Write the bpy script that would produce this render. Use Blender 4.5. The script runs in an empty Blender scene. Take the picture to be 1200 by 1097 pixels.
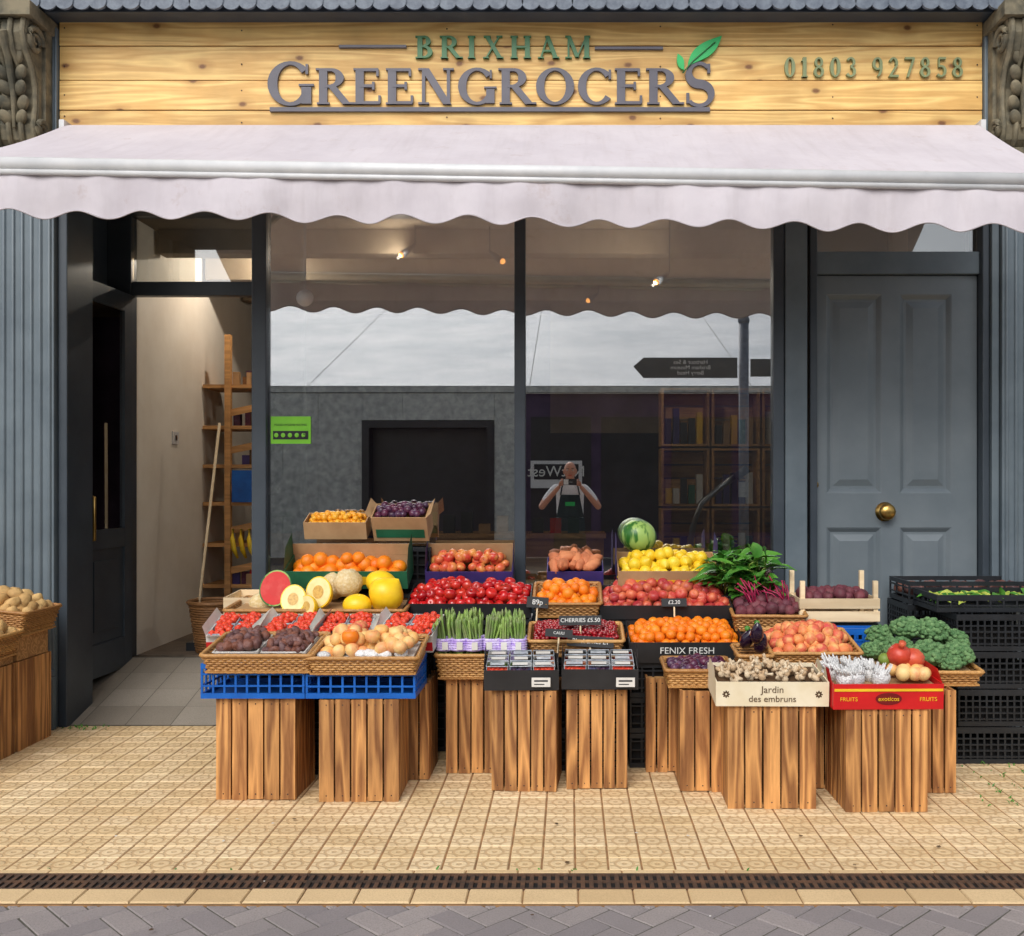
import bpy, math, random
from mathutils import Matrix, Vector, Euler, noise
random.seed(7)
R=random.random
def U(a,b): return a+(b-a)*R()
sc=bpy.context.scene
# ---------------------------------------------------------------- survey (metres; photo measurements -> true positions at a known depth)
CAMD=6.3; EYE=1.5
def X(px,Y): return (px-668)*(CAMD+Y)/1200
def Z(py,Y): return EYE-(py-565)*(CAMD+Y)/1200
def C(r,g,b):
    f=lambda c:(c/255/12.92) if c/255<=.04045 else ((c/255+.055)/1.055)**2.4
    return (f(r),f(g),f(b),1)
# ---------------------------------------------------------------- materials
class NT:
    def __init__(s,name):
        s.m=bpy.data.materials.new(name); s.m.use_nodes=True; s.t=s.m.node_tree; s.b=s.t.nodes['Principled BSDF']
    def n(s,typ,**k):
        nd=s.t.nodes.new(typ)
        for a,v in k.items():
            if a.startswith('i_'):
                nd.inputs[a[2:].replace('_',' ')].default_value=v
            else: setattr(nd,a,v)
        return nd
    def l(s,a,b): s.t.links.new(a,b)
    def math(s,op,a,b=None,c=None,clamp=False):
        nd=s.n('ShaderNodeMath',operation=op); nd.use_clamp=clamp
        for i,v in enumerate((a,b,c)):
            if v is None: continue
            if isinstance(v,(int,float)): nd.inputs[i].default_value=v
            else: s.l(v,nd.inputs[i])
        return nd.outputs[0]
    def mix(s,f,a,b,blend='MIX'):
        nd=s.n('ShaderNodeMix',data_type='RGBA',blend_type=blend)
        for i,v in ((0,f),(6,a),(7,b)):
            if isinstance(v,(int,float,tuple,list)): nd.inputs[i].default_value=v
            else: s.l(v,nd.inputs[i])
        return nd.outputs[2]
    def tint(s): return s.n('ShaderNodeAttribute',attribute_name='tint').outputs['Fac']
    def coord(s,scale=(1,1,1),off=None):
        tc=s.n('ShaderNodeTexCoord').outputs['Object']
        if off is not None:
            va=s.n('ShaderNodeVectorMath',operation='ADD'); s.l(tc,va.inputs[0]); s.l(off,va.inputs[1]); tc=va.outputs[0]
        mp=s.n('ShaderNodeMapping'); mp.inputs['Scale'].default_value=scale; s.l(tc,mp.inputs[0]); return mp.outputs[0]
    def noise(s,vec,scale,detail=4,rough=.6):
        nd=s.n('ShaderNodeTexNoise'); nd.inputs['Scale'].default_value=scale; nd.inputs['Detail'].default_value=detail; nd.inputs['Roughness'].default_value=rough
        s.l(vec,nd.inputs['Vector']); return nd.outputs['Fac']
    def ramp(s,f,a,b):
        nd=s.n('ShaderNodeMapRange'); s.l(f,nd.inputs[0]); nd.inputs[1].default_value=a; nd.inputs[2].default_value=b; return nd.outputs[0]
    def bump(s,h,st,dist=.01):
        nd=s.n('ShaderNodeBump'); nd.inputs['Strength'].default_value=st; nd.inputs['Distance'].default_value=dist; s.l(h,nd.inputs['Height']); s.l(nd.outputs[0],s.b.inputs['Normal'])
    def col(s,c): 
        if isinstance(c,tuple): s.b.inputs['Base Color'].default_value=c
        else: s.l(c,s.b.inputs['Base Color'])
    def rough(s,r): s.b.inputs['Roughness'].default_value=r
def simple(name,c1,c2=None,scale=6,rough=.6,bump=0,bscale=60,metal=0,tw=.0,lo=.35,hi=.65,coat=0,stretch=(1,1,1),dist=.004):
    """noise blend c1->c2, plus optional per-piece tint weight"""
    k=NT(name); c2=c2 or tuple([v*.75 for v in c1[:3]]+[1])
    v=k.coord(stretch); f=k.ramp(k.noise(v,scale,5),lo,hi)
    if tw:
        f=k.math('ADD',k.math('MULTIPLY',f,1-tw),k.math('MULTIPLY',k.tint(),tw),clamp=True)
    k.col(k.mix(f,c1,c2)); k.rough(rough); k.b.inputs['Metallic'].default_value=metal
    if coat: k.b.inputs['Coat Weight'].default_value=coat
    if bump: k.bump(k.noise(k.coord(stretch),bscale,4),bump,dist)
    return k.m
def wood(name,light,dark,grain='Z',ring=9,rough=.65,knots=False,contrast=1.0,big=.6,rings_n=8.0):
    k=NT(name); t=k.tint()
    cb=k.n('ShaderNodeCombineXYZ'); 
    for i,mul in enumerate((37.,53.,71.)): k.l(k.math('MULTIPLY',t,mul),cb.inputs[i])
    g={'Z':(1,1,.07),'X':(.07,1,1),'Y':(1,.09,1)}[grain]
    v=k.coord(g,cb.outputs[0])
    n1=k.noise(v,ring,2,.5)
    rings=k.math('FRACT',k.math('MULTIPLY',n1,rings_n))
    rings=k.math('ABSOLUTE',k.math('SUBTRACT',rings,.5)); rings=k.ramp(rings,.5,.1)
    fine=k.noise(v,120,3,.7)
    f=k.math('ADD',k.math('MULTIPLY',rings,.6*contrast),k.math('MULTIPLY',fine,.5*contrast))
    f=k.math('SUBTRACT',f,.2,clamp=True)
    col=k.mix(f,light,dark)
    tm=k.math('ADD',k.math('MULTIPLY',t,.46),.78)
    bg_=k.math('ADD',k.math('MULTIPLY',k.noise(k.coord(),2.6,3),big),1-big*.5)
    tm=k.math('MULTIPLY',tm,bg_)
    cc=k.n('ShaderNodeCombineColor'); 
    for i in range(3): k.l(tm,cc.inputs[i])
    col=k.mix(1.0,col,cc.outputs[0],'MULTIPLY')
    if knots:
        sp=k.n('ShaderNodeSeparateXYZ'); k.l(k.coord((1,1,1),cb.outputs[0]),sp.inputs[0]); c2=k.n('ShaderNodeCombineXYZ')
        k.l(k.math('MULTIPLY',sp.outputs[0],.62),c2.inputs[0]); k.l(sp.outputs[2],c2.inputs[1])
        vo=k.n('ShaderNodeTexVoronoi',feature='F1',voronoi_dimensions='2D'); vo.inputs['Scale'].default_value=4.2
        k.l(c2.outputs[0],vo.inputs['Vector'])
        sc_=k.n('ShaderNodeSeparateColor'); k.l(vo.outputs['Color'],sc_.inputs[0]); gate=k.math('GREATER_THAN',sc_.outputs[0],.4)
        d=k.math('ADD',vo.outputs['Distance'],k.math('MULTIPLY',k.noise(k.coord(),40,2),.04))
        kf=k.math('MULTIPLY',k.ramp(d,.1,.055),gate); kf2=k.math('MULTIPLY',k.ramp(d,.26,.05),gate)
        col=k.mix(k.math('MULTIPLY',kf2,.65),col,tuple([c*.8 for c in dark[:3]]+[1]))
        col=k.mix(k.math('MULTIPLY',kf,.85),col,C(104,58,26))
    k.col(col); k.rough(rough); k.bump(fine,.25,.004)
    return k.m
def fruit(name,c1,c2,c3=None,rough=.35,scale=18,w=.5,bump=0.03,bscale=150,lo=.45,hi=.65,coat=.0):
    k=NT(name)
    base=k.mix(k.tint(),c1,c2)
    if c3: base=k.mix(k.math('MULTIPLY',k.ramp(k.noise(k.coord(),scale,3),lo,hi),w),base,c3)
    k.col(base); k.rough(rough); k.bump(k.noise(k.coord(),bscale,2),bump,.01)
    if coat: k.b.inputs['Coat Weight'].default_value=coat
    return k.m
NAVY=simple('blue_grey_paint',C(106,119,127),C(90,103,112),scale=3,rough=.45,bump=.08,bscale=35)
NAVYD=simple('dark_blue_paint',C(66,75,84),C(54,63,72),scale=3,rough=.38,bump=.05)
DOORM=simple('door_paint',C(116,126,132),C(104,115,122),scale=2.5,rough=.4,bump=.06,bscale=40)
BLACKF=simple('black_frame',C(34,38,44),C(24,28,33),rough=.4)
CREAM=simple('cream_wall',C(238,232,220),C(226,218,204),scale=2,rough=.8,bump=.05)
CEIL=simple('ceiling_beige',C(158,142,120),C(132,117,98),scale=2,rough=.9)
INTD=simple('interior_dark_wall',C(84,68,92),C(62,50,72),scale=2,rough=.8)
FLOORI=simple('interior_floor',C(110,95,80),C(80,70,60),rough=.7)
RENDER=simple('render_wall',C(215,208,195),C(190,182,168),scale=1.5,rough=.85,bump=.1)
LEAD=simple('lead_flashing',C(112,122,134),C(84,94,108),scale=20,rough=.5,bump=.3)
FASC=wood('fascia_pine',C(240,202,126),C(190,136,64),'X',ring=9,rough=.5,knots=True,contrast=.95,big=.7)
CRW=wood('crate_wood',C(216,158,94),C(106,58,26),'Z',ring=11,rough=.6,contrast=1.15,big=.5,rings_n=6.0)
CRWX=wood('crate_wood_cross',C(206,158,100),C(130,84,44),'X',ring=13,rough=.65)
PALE=wood('pale_wood',C(232,210,172),C(200,168,122),'X',ring=8,contrast=.6)
SHW=wood('shelf_wood',C(206,156,100),C(150,104,60),'X',ring=8,contrast=.8)
LETG=simple('letter_grey',C(92,90,100),C(80,78,88),rough=.4)
LETN=simple('letter_green',C(66,124,76),C(56,108,66),rough=.4)
LETO=simple('letter_olive',C(134,146,104),C(118,130,88),rough=.4)
LEAFG=simple('leaf_sign_green',C(30,188,98),C(22,168,84),rough=.4)
WICK=simple('wicker',C(214,164,98),C(150,100,50),scale=60,rough=.5,bump=.3,bscale=300,tw=.6)
WICKD=simple('wicker_dark',C(150,106,62),C(94,62,34),scale=60,rough=.6,tw=.5)
BLUEP=simple('blue_plastic',C(26,104,196),C(18,84,168),rough=.35)
BLKP=simple('black_plastic',C(34,38,43),C(23,26,30),rough=.42)
BLKC=simple('black_card',C(42,42,44),C(31,31,33),rough=.55)
KRAFT=simple('kraft_card',C(190,154,112),C(168,132,92),rough=.75)
WHC=simple('white_card',C(226,224,218),C(208,204,196),rough=.6)
CRMC=simple('cream_card',C(238,228,202),C(226,212,178),rough=.6)
REDC=simple('red_card',C(210,30,32),C(194,24,28),rough=.4)
GRNC=simple('green_card',C(40,112,80),C(30,90,62),rough=.5)
PURC=simple('purple_card',C(72,58,128),C(56,46,104),rough=.5)
YELC=simple('yellow_card',C(240,196,40),C(230,180,30),rough=.5)
WHT=simple('white_paint',C(222,222,222),C(206,207,208),rough=.4)
REFLW=simple('pale_reflector_sheet',C(226,228,228),C(190,197,202),scale=.5,rough=.6)  # for the added slope opposite that brightens the window reflection
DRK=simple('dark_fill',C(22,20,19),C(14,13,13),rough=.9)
SLATE=simple('slate_board',C(28,29,32),C(20,20,22),rough=.6)
CHALK=simple('chalk',C(235,235,230),C(215,215,210),rough=.9)
BRASS=simple('brass',C(206,170,100),C(160,124,64),scale=10,rough=.28,metal=1)
STEEL=simple('steel',C(170,172,175),C(140,142,146),rough=.3,metal=1)
IRON=simple('rusty_iron',C(104,74,54),C(60,48,40),scale=14,rough=.7,bump=.3)
STONEC=simple('carved_stone',C(136,126,102),C(78,76,64),scale=9,rough=.8,bump=.4,bscale=40)
GRAN=simple('granite',C(214,216,210),C(150,155,152),scale=7,rough=.7,tw=.15,lo=.3,hi=.7)
STKG=simple('sticker_green',C(128,208,44),C(112,192,36),rough=.4)
RED=fruit('apple_red',C(165,12,22),C(206,30,34),C(226,110,60),rough=.22,w=.2,coat=.3)
REDP=fruit('apple_pink',C(196,44,48),C(216,110,66),C(228,180,90),rough=.3,w=.6)
NECT=fruit('nectarine',C(150,34,48),C(204,74,62),C(228,140,84),rough=.45,w=.55,scale=14)
PEACH=fruit('peach',C(230,138,78),C(200,66,64),C(240,196,120),rough=.6,w=.7,scale=22)
PEACHY=fruit('pale_peach',C(238,186,108),C(240,208,142),C(216,96,70),rough=.5,w=.5,scale=16)
ORG=fruit('orange_peel',C(236,116,12),C(246,146,28),C(226,96,10),rough=.38,w=.3,bump=.25,bscale=260)
LEM=fruit('lemon_peel',C(236,194,28),C(246,216,60),C(222,184,34),rough=.38,w=.3,bump=.2,bscale=220)
KUM=fruit('kumquat_peel',C(236,156,24),C(242,180,50),rough=.4)
PLUM=fruit('plum_skin',C(52,22,44),C(90,26,52),C(110,92,130),rough=.35,w=.4)
FIG=fruit('fig_skin',C(76,44,46),C(124,74,54),C(136,112,114),rough=.6,w=.5,bump=.3)
CHER=fruit('cherry_skin',C(120,8,22),C(166,20,32),rough=.15,coat=.5)
STRB=fruit('strawberry_skin',C(204,22,24),C(226,48,34),C(240,160,80),rough=.3,scale=200,w=.35,bump=.4)
SWP=fruit('sweet_potato_skin',C(200,118,78),C(214,138,92),C(160,86,54),rough=.7,w=.5,bump=.3,bscale=40)
POT=fruit('potato_skin',C(212,176,116),C(196,154,94),C(150,112,66),rough=.75,w=.5,bump=.25,bscale=60)
MUSH=fruit('mushroom_skin',C(222,204,174),C(196,164,124),C(150,116,80),rough=.7,w=.5,bump=.3,bscale=50)
BEET=fruit('beet_skin',C(96,44,58),C(116,54,62),C(70,42,44),rough=.65,w=.6,bump=.3,bscale=60)
STEMR=fruit('beet_stem',C(150,24,70),C(170,40,80),rough=.4)
GSTEM=fruit('green_stem',C(104,132,46),C(132,152,70),rough=.5)
BROWN=fruit('brown_stalk',C(90,64,36),C(72,50,30),rough=.8)
LEAF=fruit('leaf_green',C(44,104,30),C(84,146,48),C(120,172,70),rough=.45,w=.4,bump=.3,bscale=60)
BROC=fruit('broccoli_green',C(84,126,76),C(124,162,106),C(66,104,68),rough=.85,scale=60,w=.4,bump=.6,bscale=420)
ASPG=fruit('asparagus_green',C(144,174,84),C(104,138,62),C(126,100,108),rough=.5,w=.4)
LILAC=simple('lilac_band',C(176,146,222),C(224,212,242),scale=40,rough=.4)
PUNN=simple('punnet_lid',C(196,202,208),C(140,150,160),scale=30,rough=.35)
BERRY=fruit('berry_skin',C(40,40,76),C(70,26,52),C(120,120,160),rough=.4,w=.4)
CANT=fruit('cantaloupe_skin',C(222,196,142),C(208,178,118),C(240,226,190),rough=.8,w=.7,scale=60,bump=.8,bscale=110)
YMEL=fruit('yellow_melon',C(246,200,20),C(250,210,36),C(236,180,14),rough=.4,w=.4)
MELF=fruit('melon_flesh',C(240,226,168),C(232,214,146),C(224,196,114),rough=.35,w=.5)
YMELC=fruit('melon_core',C(206,160,70),C(214,176,90),C(170,120,50),rough=.4,w=.6,scale=90)
WMRED=fruit('watermelon_flesh',C(216,46,44),C(210,56,52),C(230,110,96),rough=.3,w=.3)
NETW=fruit('foam_net',C(230,230,228),C(206,206,206),rough=.6,bump=1,bscale=90)
POM=fruit('pomegranate_skin',C(200,64,44),C(214,100,66),C(170,36,32),rough=.4,w=.6)
AUB=fruit('aubergine_skin',C(28,12,34),C(38,18,44),rough=.15,coat=.6)
SKIN=fruit('human_skin',C(196,140,112),C(196,140,112),C(176,112,90),rough=.5,w=.4)
SHIRT=simple('white_cotton',C(236,238,240),C(220,222,226),rough=.85,bump=.2,bscale=25)
APRON=simple('green_apron',C(28,50,52),C(20,40,42),rough=.8,bump=.2)
TROU=simple('dark_trousers',C(34,38,48),C(24,28,36),rough=.85)
HAIR=simple('grey_hair',C(96,88,80),C(66,60,54),scale=80,rough=.8)
SHOE=simple('black_shoe',C(22,22,24),rough=.5)
LETT=fruit('pale_leaf',C(170,190,80),C(196,200,90),C(120,150,50),rough=.5,w=.5)
REDW=simple('dark_red_ink',C(120,10,16),rough=.5)
def wm_mat():
    k=NT('watermelon_rind'); v=k.coord((1,1,.15)); n=k.noise(v,26,2); f=k.ramp(n,.44,.52)
    k.col(k.mix(f,C(50,108,40),C(156,190,100))); k.rough(.35); return k.m
WMR=wm_mat()
def glass(name,base,tintc=(.93,.95,.95,1),gc=(1,1,1,1)):
    m=bpy.data.materials.new(name); m.use_nodes=True; t=m.node_tree; t.nodes.clear()
    o=t.nodes.new('ShaderNodeOutputMaterial'); mx=t.nodes.new('ShaderNodeMixShader'); tr=t.nodes.new('ShaderNodeBsdfTransparent'); gl=t.nodes.new('ShaderNodeBsdfGlossy')
    fr=t.nodes.new('ShaderNodeFresnel'); fr.inputs[0].default_value=1.5; ad=t.nodes.new('ShaderNodeMath'); ad.operation='ADD'; ad.inputs[1].default_value=base; ad.use_clamp=True
    tr.inputs[0].default_value=tintc; gl.inputs['Roughness'].default_value=0.0; gl.inputs['Color'].default_value=gc
    t.links.new(fr.outputs[0],ad.inputs[0]); t.links.new(ad.outputs[0],mx.inputs[0]); t.links.new(tr.outputs[0],mx.inputs[1]); t.links.new(gl.outputs[0],mx.inputs[2]); t.links.new(mx.outputs[0],o.inputs[0]); return m
GLASS=glass('shop_glass',.42)
GLASST=glass('transom_glass',.14)
CLEAR=glass('clear_plastic',.04)
def awn_mat():
    k=NT('awning_fabric'); f=k.ramp(k.noise(k.coord((1,.6,1)),2.0,6,.7),.4,.75)
    spots=k.ramp(k.noise(k.coord((1,1,1)),7,5,.7),.6,.74)
    streak=k.ramp(k.noise(k.coord((6,.3,1)),3,4,.6),.5,.75)
    col=k.mix(f,C(212,205,210),C(196,188,194)); col=k.mix(k.math('MULTIPLY',spots,.4),col,C(172,150,142)); col=k.mix(k.math('MULTIPLY',streak,.25),col,C(176,166,168)); k.col(col); k.rough(.75)
    k.bump(k.noise(k.coord(),3,3),.4,.03)
    t=k.t; tr=k.n('ShaderNodeBsdfTranslucent'); tr.inputs[0].default_value=C(200,188,176); mx=k.n('ShaderNodeMixShader'); mx.inputs[0].default_value=.04
    out=[n for n in t.nodes if n.type=='OUTPUT_MATERIAL'][0]
    k.l(k.b.outputs[0],mx.inputs[1]); k.l(tr.outputs[0],mx.inputs[2]); k.l(mx.outputs[0],out.inputs[0])
    return k.m
AWN=awn_mat()
def tile_mat():
    k=NT('patterned_paving'); uv=k.n('ShaderNodeTexCoord').outputs['UV']
    def ring(off,r,w):
        a=k.n('ShaderNodeVectorMath',operation='SUBTRACT'); k.l(uv,a.inputs[0]); a.inputs[1].default_value=off
        l=k.n('ShaderNodeVectorMath',operation='LENGTH'); k.l(a.outputs[0],l.inputs[0])
        return k.ramp(k.math('ABSOLUTE',k.math('SUBTRACT',l.outputs['Value'],r)),w,w*.4)
    f=ring((.5,.5,0),.31,.07)
    for o in ((0,0,0),(1,0,0),(0,1,0),(1,1,0)): f=k.math('MAXIMUM',f,ring(o,.36,.06))
    f=k.math('MAXIMUM',f,ring((.5,.5,0),.05,.06))
    base=k.mix(k.tint(),C(240,216,174),C(224,196,148))
    dirt=k.ramp(k.noise(k.coord(),1.1,6,.65),.38,.7)
    base=k.mix(k.math('MULTIPLY',dirt,.5),base,C(200,170,128))
    dirt2=k.ramp(k.noise(k.coord(),6,6,.75),.54,.72)
    base=k.mix(k.math('MULTIPLY',dirt2,.5),base,C(166,138,102))
    fine=k.noise(k.coord(),90,4); base=k.mix(k.math('MULTIPLY',k.ramp(fine,.5,.75),.35),base,C(180,150,108))
    base=k.mix(k.math('MULTIPLY',f,.5),base,C(178,138,92))
    k.col(base); k.rough(.8)
    k.bump(k.math('ADD',k.math('MULTIPLY',f,-1.0),k.math('MULTIPLY',fine,.4)),.5,.006); return k.m
TILE=tile_mat()
def speck(name,c1,c2,c3,rough=.85):
    k=NT(name); base=k.mix(k.tint(),c1,c2); fine=k.noise(k.coord(),140,4,.7)
    base=k.mix(k.math('MULTIPLY',k.ramp(fine,.45,.7),.5),base,c3); big=k.ramp(k.noise(k.coord(),1.1,5),.4,.7)
    base=k.mix(k.math('MULTIPLY',big,.35),base,c3); k.col(base); k.rough(rough); k.bump(fine,.5,.004); return k.m
ROADB=speck('road_brick',C(160,151,148),C(136,129,130),C(112,106,105))
SETT=speck('cream_sett',C(228,200,154),C(210,180,134),C(176,146,106))
MORT=simple('joint_sand',C(172,130,86),C(128,98,66),scale=14,rough=.95,bump=.3)
MORTG=simple('joint_grey',C(98,94,86),C(78,76,66),scale=14,rough=.95)
ASPH=simple('asphalt',C(70,70,72),C(56,56,58),scale=30,rough=.9,bump=.3)
RAMPM=speck('entry_tile',C(156,148,136),C(132,124,112),C(106,98,86))
# ---------------------------------------------------------------- mesh builder
class MB:
    def __init__(s): s.v=[];s.f=[];s.mi=[];s.sm=[];s.ti=[];s.uv=[];s.mats=[];s.M=Matrix()
    def add(s,vs,fs,mat,smooth=False,t=None,uvs=None):
        if mat not in s.mats: s.mats.append(mat)
        k=s.mats.index(mat); o=len(s.v); t=R() if t is None else t
        for p in vs: s.v.append(s.M@Vector(p))
        for i,f in enumerate(fs):
            s.f.append([a+o for a in f]); s.mi.append(k); s.sm.append(smooth); s.ti.append(t); s.uv.append(uvs[i] if uvs else None)
    def box(s,x0,x1,y0,y1,z0,z1,mat,t=None):
        vs=[(x0,y0,z0),(x1,y0,z0),(x1,y1,z0),(x0,y1,z0),(x0,y0,z1),(x1,y0,z1),(x1,y1,z1),(x0,y1,z1)]
        s.add(vs,[(0,3,2,1),(4,5,6,7),(0,1,5,4),(1,2,6,5),(2,3,7,6),(3,0,4,7)],mat,False,t)
    def ell(s,c,r,mat,t=None,rot=None,nu=14,nv=9,kind=None):
        if not isinstance(r,(tuple,list)): r=(r,r,r)
        rm=(rot if isinstance(rot,Matrix) else Euler(rot).to_matrix()) if rot is not None else Matrix.Identity(3)
        vs=[];fs=[];c=Vector(c)
        for j in range(nv+1):
            th=math.pi*j/nv; z=math.cos(th); q=math.sin(th)
            if kind=='apple': z=z*(1-.32*math.exp(-(q/.35)**2)); q*=1+.06*z
            if kind=='lemon': z*=1+.28*math.exp(-(q/.3)**2)
            if kind=='pear': q*=1-.35*max(0,z)
            if kind=='cone': q*=(1-.45*(-z)) if z<0 else 1
            for i in range(nu):
                a=2*math.pi*i/nu
                p=Vector((q*math.cos(a),q*math.sin(a),z))
                if kind=='lump': p*=1+.22*noise.noise(p*1.6+c*31)
                if kind=='rough': p*=1+.12*noise.noise(p*4+c*31)
                vs.append(c+rm@Vector((p.x*r[0],p.y*r[1],p.z*r[2])))
        for j in range(nv):
            for i in range(nu):
                a=j*nu+i;b=j*nu+(i+1)%nu
                fs.append((a,a+nu,b+nu,b))
        s.add(vs,fs,mat,True,t)
    def tube(s,pts,r,mat,n=6,closed=False,t=None,caps=True):
        pts=[Vector(p) for p in pts]; N=len(pts); vs=[];fs=[]
        for i,p in enumerate(pts):
            if closed: d=pts[(i+1)%N]-pts[i-1]
            else: d=pts[min(i+1,N-1)]-pts[max(i-1,0)]
            d.normalize(); up=Vector((0,0,1)) if abs(d.z)<.9 else Vector((0,1,0))
            a=d.cross(up).normalized(); b=a.cross(d).normalized(); rr=r[i] if isinstance(r,(list,tuple)) else r
            for k in range(n):
                an=2*math.pi*k/n; vs.append(p+a*rr*math.cos(an)+b*rr*math.sin(an))
        for i in range(N if closed else N-1):
            for k in range(n):
                a=i*n+k;b=i*n+(k+1)%n;i2=((i+1)%N)*n
                fs.append((a,b,i2+(k+1)%n,i2+k))
        if not closed and caps: fs.append(tuple(range(n))[::-1]); fs.append(tuple((N-1)*n+k for k in range(n)))
        s.add(vs,fs,mat,True,t)
    def prism(s,poly,y0,y1,mat,t=None):
        n=len(poly); vs=[(x,y0,z) for x,z in poly]+[(x,y1,z) for x,z in poly]
        fs=[tuple(range(n)),tuple(range(2*n-1,n-1,-1))]+[(i,(i+1)%n,(i+1)%n+n,i+n) for i in range(n)]
        s.add(vs,fs,mat,False,t)
    def fin(s,name,parent=None,bevel=0):
        me=bpy.data.meshes.new(name); me.from_pydata(s.v,[],s.f)
        for m in s.mats: me.materials.append(m)
        me.polygons.foreach_set('material_index',s.mi); me.polygons.foreach_set('use_smooth',s.sm)
        at=me.attributes.new('tint','FLOAT','FACE'); at.data.foreach_set('value',s.ti)
        if any(u for u in s.uv):
            ul=me.uv_layers.new(name='UVMap')
            for p,u in zip(me.polygons,s.uv):
                for j,li in enumerate(p.loop_indices):
                    ul.data[li].uv=u[j] if u else (.5,.93)
        me.update(); ob=bpy.data.objects.new(name,me); sc.collection.objects.link(ob)
        if parent: ob.parent=parent
        if bevel:
            b=ob.modifiers.new('bevel','BEVEL'); b.width=bevel; b.segments=2; b.limit_method='ANGLE'
        return ob
def empty(name,loc=(0,0,0)):
    e=bpy.data.objects.new(name,None); e.empty_display_size=.1; sc.collection.objects.link(e); return e
def txt(body,loc,size,mat,rot=(math.pi/2,0,0),parent=None,ext=.001,align='CENTER',name='lettering'):
    cu=bpy.data.curves.new(name,'FONT'); cu.body=body; cu.size=size; cu.extrude=ext; cu.align_x=align; cu.align_y='CENTER'; cu.materials.append(mat)
    o=bpy.data.objects.new(name,cu); o.location=loc; o.rotation_euler=rot; sc.collection.objects.link(o)
    if parent: o.parent=parent
    return o
# ---------------------------------------------------------------- ground
mb=MB(); mb.box(-150,150,-150,150,-.3,-.03,ASPH); mb.fin('ground')
mb=MB()
cell=.13; y0,y1=-2.34,-.0
nx=int(14/cell); ny=int((y1-y0)/cell)
def paver(mb,x,y,w,d,z,mat,g=.004):
    t=R(); zt=z+U(-.0012,.0012)
    a=[(x+g,y+g,zt-.006),(x+w-g,y+g,zt-.006),(x+w-g,y+d-g,zt-.006),(x+g,y+d-g,zt-.006)]; e=g+.004
    b=[(x+e,y+e,zt),(x+w-e,y+e,zt),(x+w-e,y+d-e,zt),(x+e,y+d-e,zt)]
    fs=[(4,5,6,7),(0,1,5,4),(1,2,6,5),(2,3,7,6),(3,0,4,7)]
    mb.add(a+b,fs,mat,False,t,[((0,0),(1,0),(1,1),(0,1))]+[None]*4)
for i in range(nx):
    for j in range(ny+1): paver(mb,-7+i*cell,y0+j*cell,cell,cell,0,TILE,g=.0024)
mb.box(-7,7.2,y0-.0,y1+.02,-.05,-.0036,MORT)
mb.fin('pavement')
mb=MB()
x=-7
while x<7:
    w=.2; paver(mb,x,-2.385+.0,w,.042,.004,SETT,g=.002); paver(mb,x+.03,-2.66,w,.125,.006,SETT,g=.002); x+=w
mb.box(-7,7.2,-2.662,-2.343,-.06,-.0026,MORT); mb.fin('kerb_setts')
mb=MB()
for yy in (-2.392,-2.532): mb.box(-7,7.2,yy-.006,yy+.004,-.002,.006,IRON)
x=-7
while x<7:
    mb.box(x,x+.016,-2.526,-2.398,-.002,.005,IRON); x+=.032
mb.box(-7,7.2,-2.467,-2.459,-.002,.0062,IRON); mb.box(-7,7.2,-2.525,-2.4,-.0023,-.0015,DRK)
mb.fin('drain_grate')
mb=MB(); W=.1; rot=Matrix.Rotation(math.radians(45),4,'Z')
for i in range(-110,110):
    for j in range(-110,110):
        k=(i-j)%4
        if k in (0,3):
            w,d=(2*W,W) if k==0 else (W,2*W); c=rot@Vector((i*W+w/2,j*W+d/2,0))
            if -6<c.x<6 and -7.2<c.y<-2.56:
                mb.M=rot; paver(mb,i*W,j*W,w,d,-.006,ROADB,g=.0025)
mb.M=Matrix(); mb.box(-7,7.2,-12.2,-2.663,-.05,-.0105,MORTG)
mb.fin('brick_road')
# ---------------------------------------------------------------- shop building
shop=empty('greengrocer_shop')
mb=MB()
def pil(x0,x1):
    mb.box(x0,x1,-.08,.35,0,4.22,NAVY); mb.box(x0-.015,x1+.015,-.12,-.078,0,.32,NAVY); mb.box(x0-.008,x1+.008,-.105,-.079,.322,.36,NAVY)
    n=int((x1-x0)/.052)
    for i in range(n):
        x=x0+(i+.5)*(x1-x0)/n; mb.tube([(x,-.079,.4),(x,-.079,3.35)],.014,NAVY,8)
pil(-3.52,-3.135); pil(2.625,3.02)
mb.box(-3.13,-3.075,-.04,.3,0,3.7,NAVYD); 
mb.box(X(297,0),X(314,0),-.04,.06,0,3.4,NAVYD)
mb.box(X(603,0),X(616,0),-.03,.05,.82,3.4,NAVYD)
mb.box(X(905,0),X(918,0),-.035,.06,.0,3.4,NAVYD); mb.box(X(918.5,0),X(944,0),-.05,.2,0,3.45,NAVY)
mb.box(X(1150,0),X(1158,0),-.02,.2,0,3.4,NAVYD); mb.box(X(1158.5,0),2.62,-.05,.2,0,3.5,NAVY)
xl,xr=X(314,0)+.002,X(905,0)-.002
mb.box(xl,xr,-.03,.06,3.3,3.4,NAVYD); mb.box(xl,xr,-.03,.1,.74,.82,NAVYD); mb.box(xl,xr,-.02,.08,0,.738,NAVYD)
mb.box(-3.5,3.0,-.03,1.1,3.402,3.68,NAVYD)
mb.box(-3.6,3.1,-.0,.3,3.682,4.3,NAVY)
mb.box(-3.129,X(70,-.05),-.09,.0,3.45,4.26,NAVY); mb.box(X(1151,-.05),2.62,-.09,-.001,3.52,4.26,NAVY)
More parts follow.
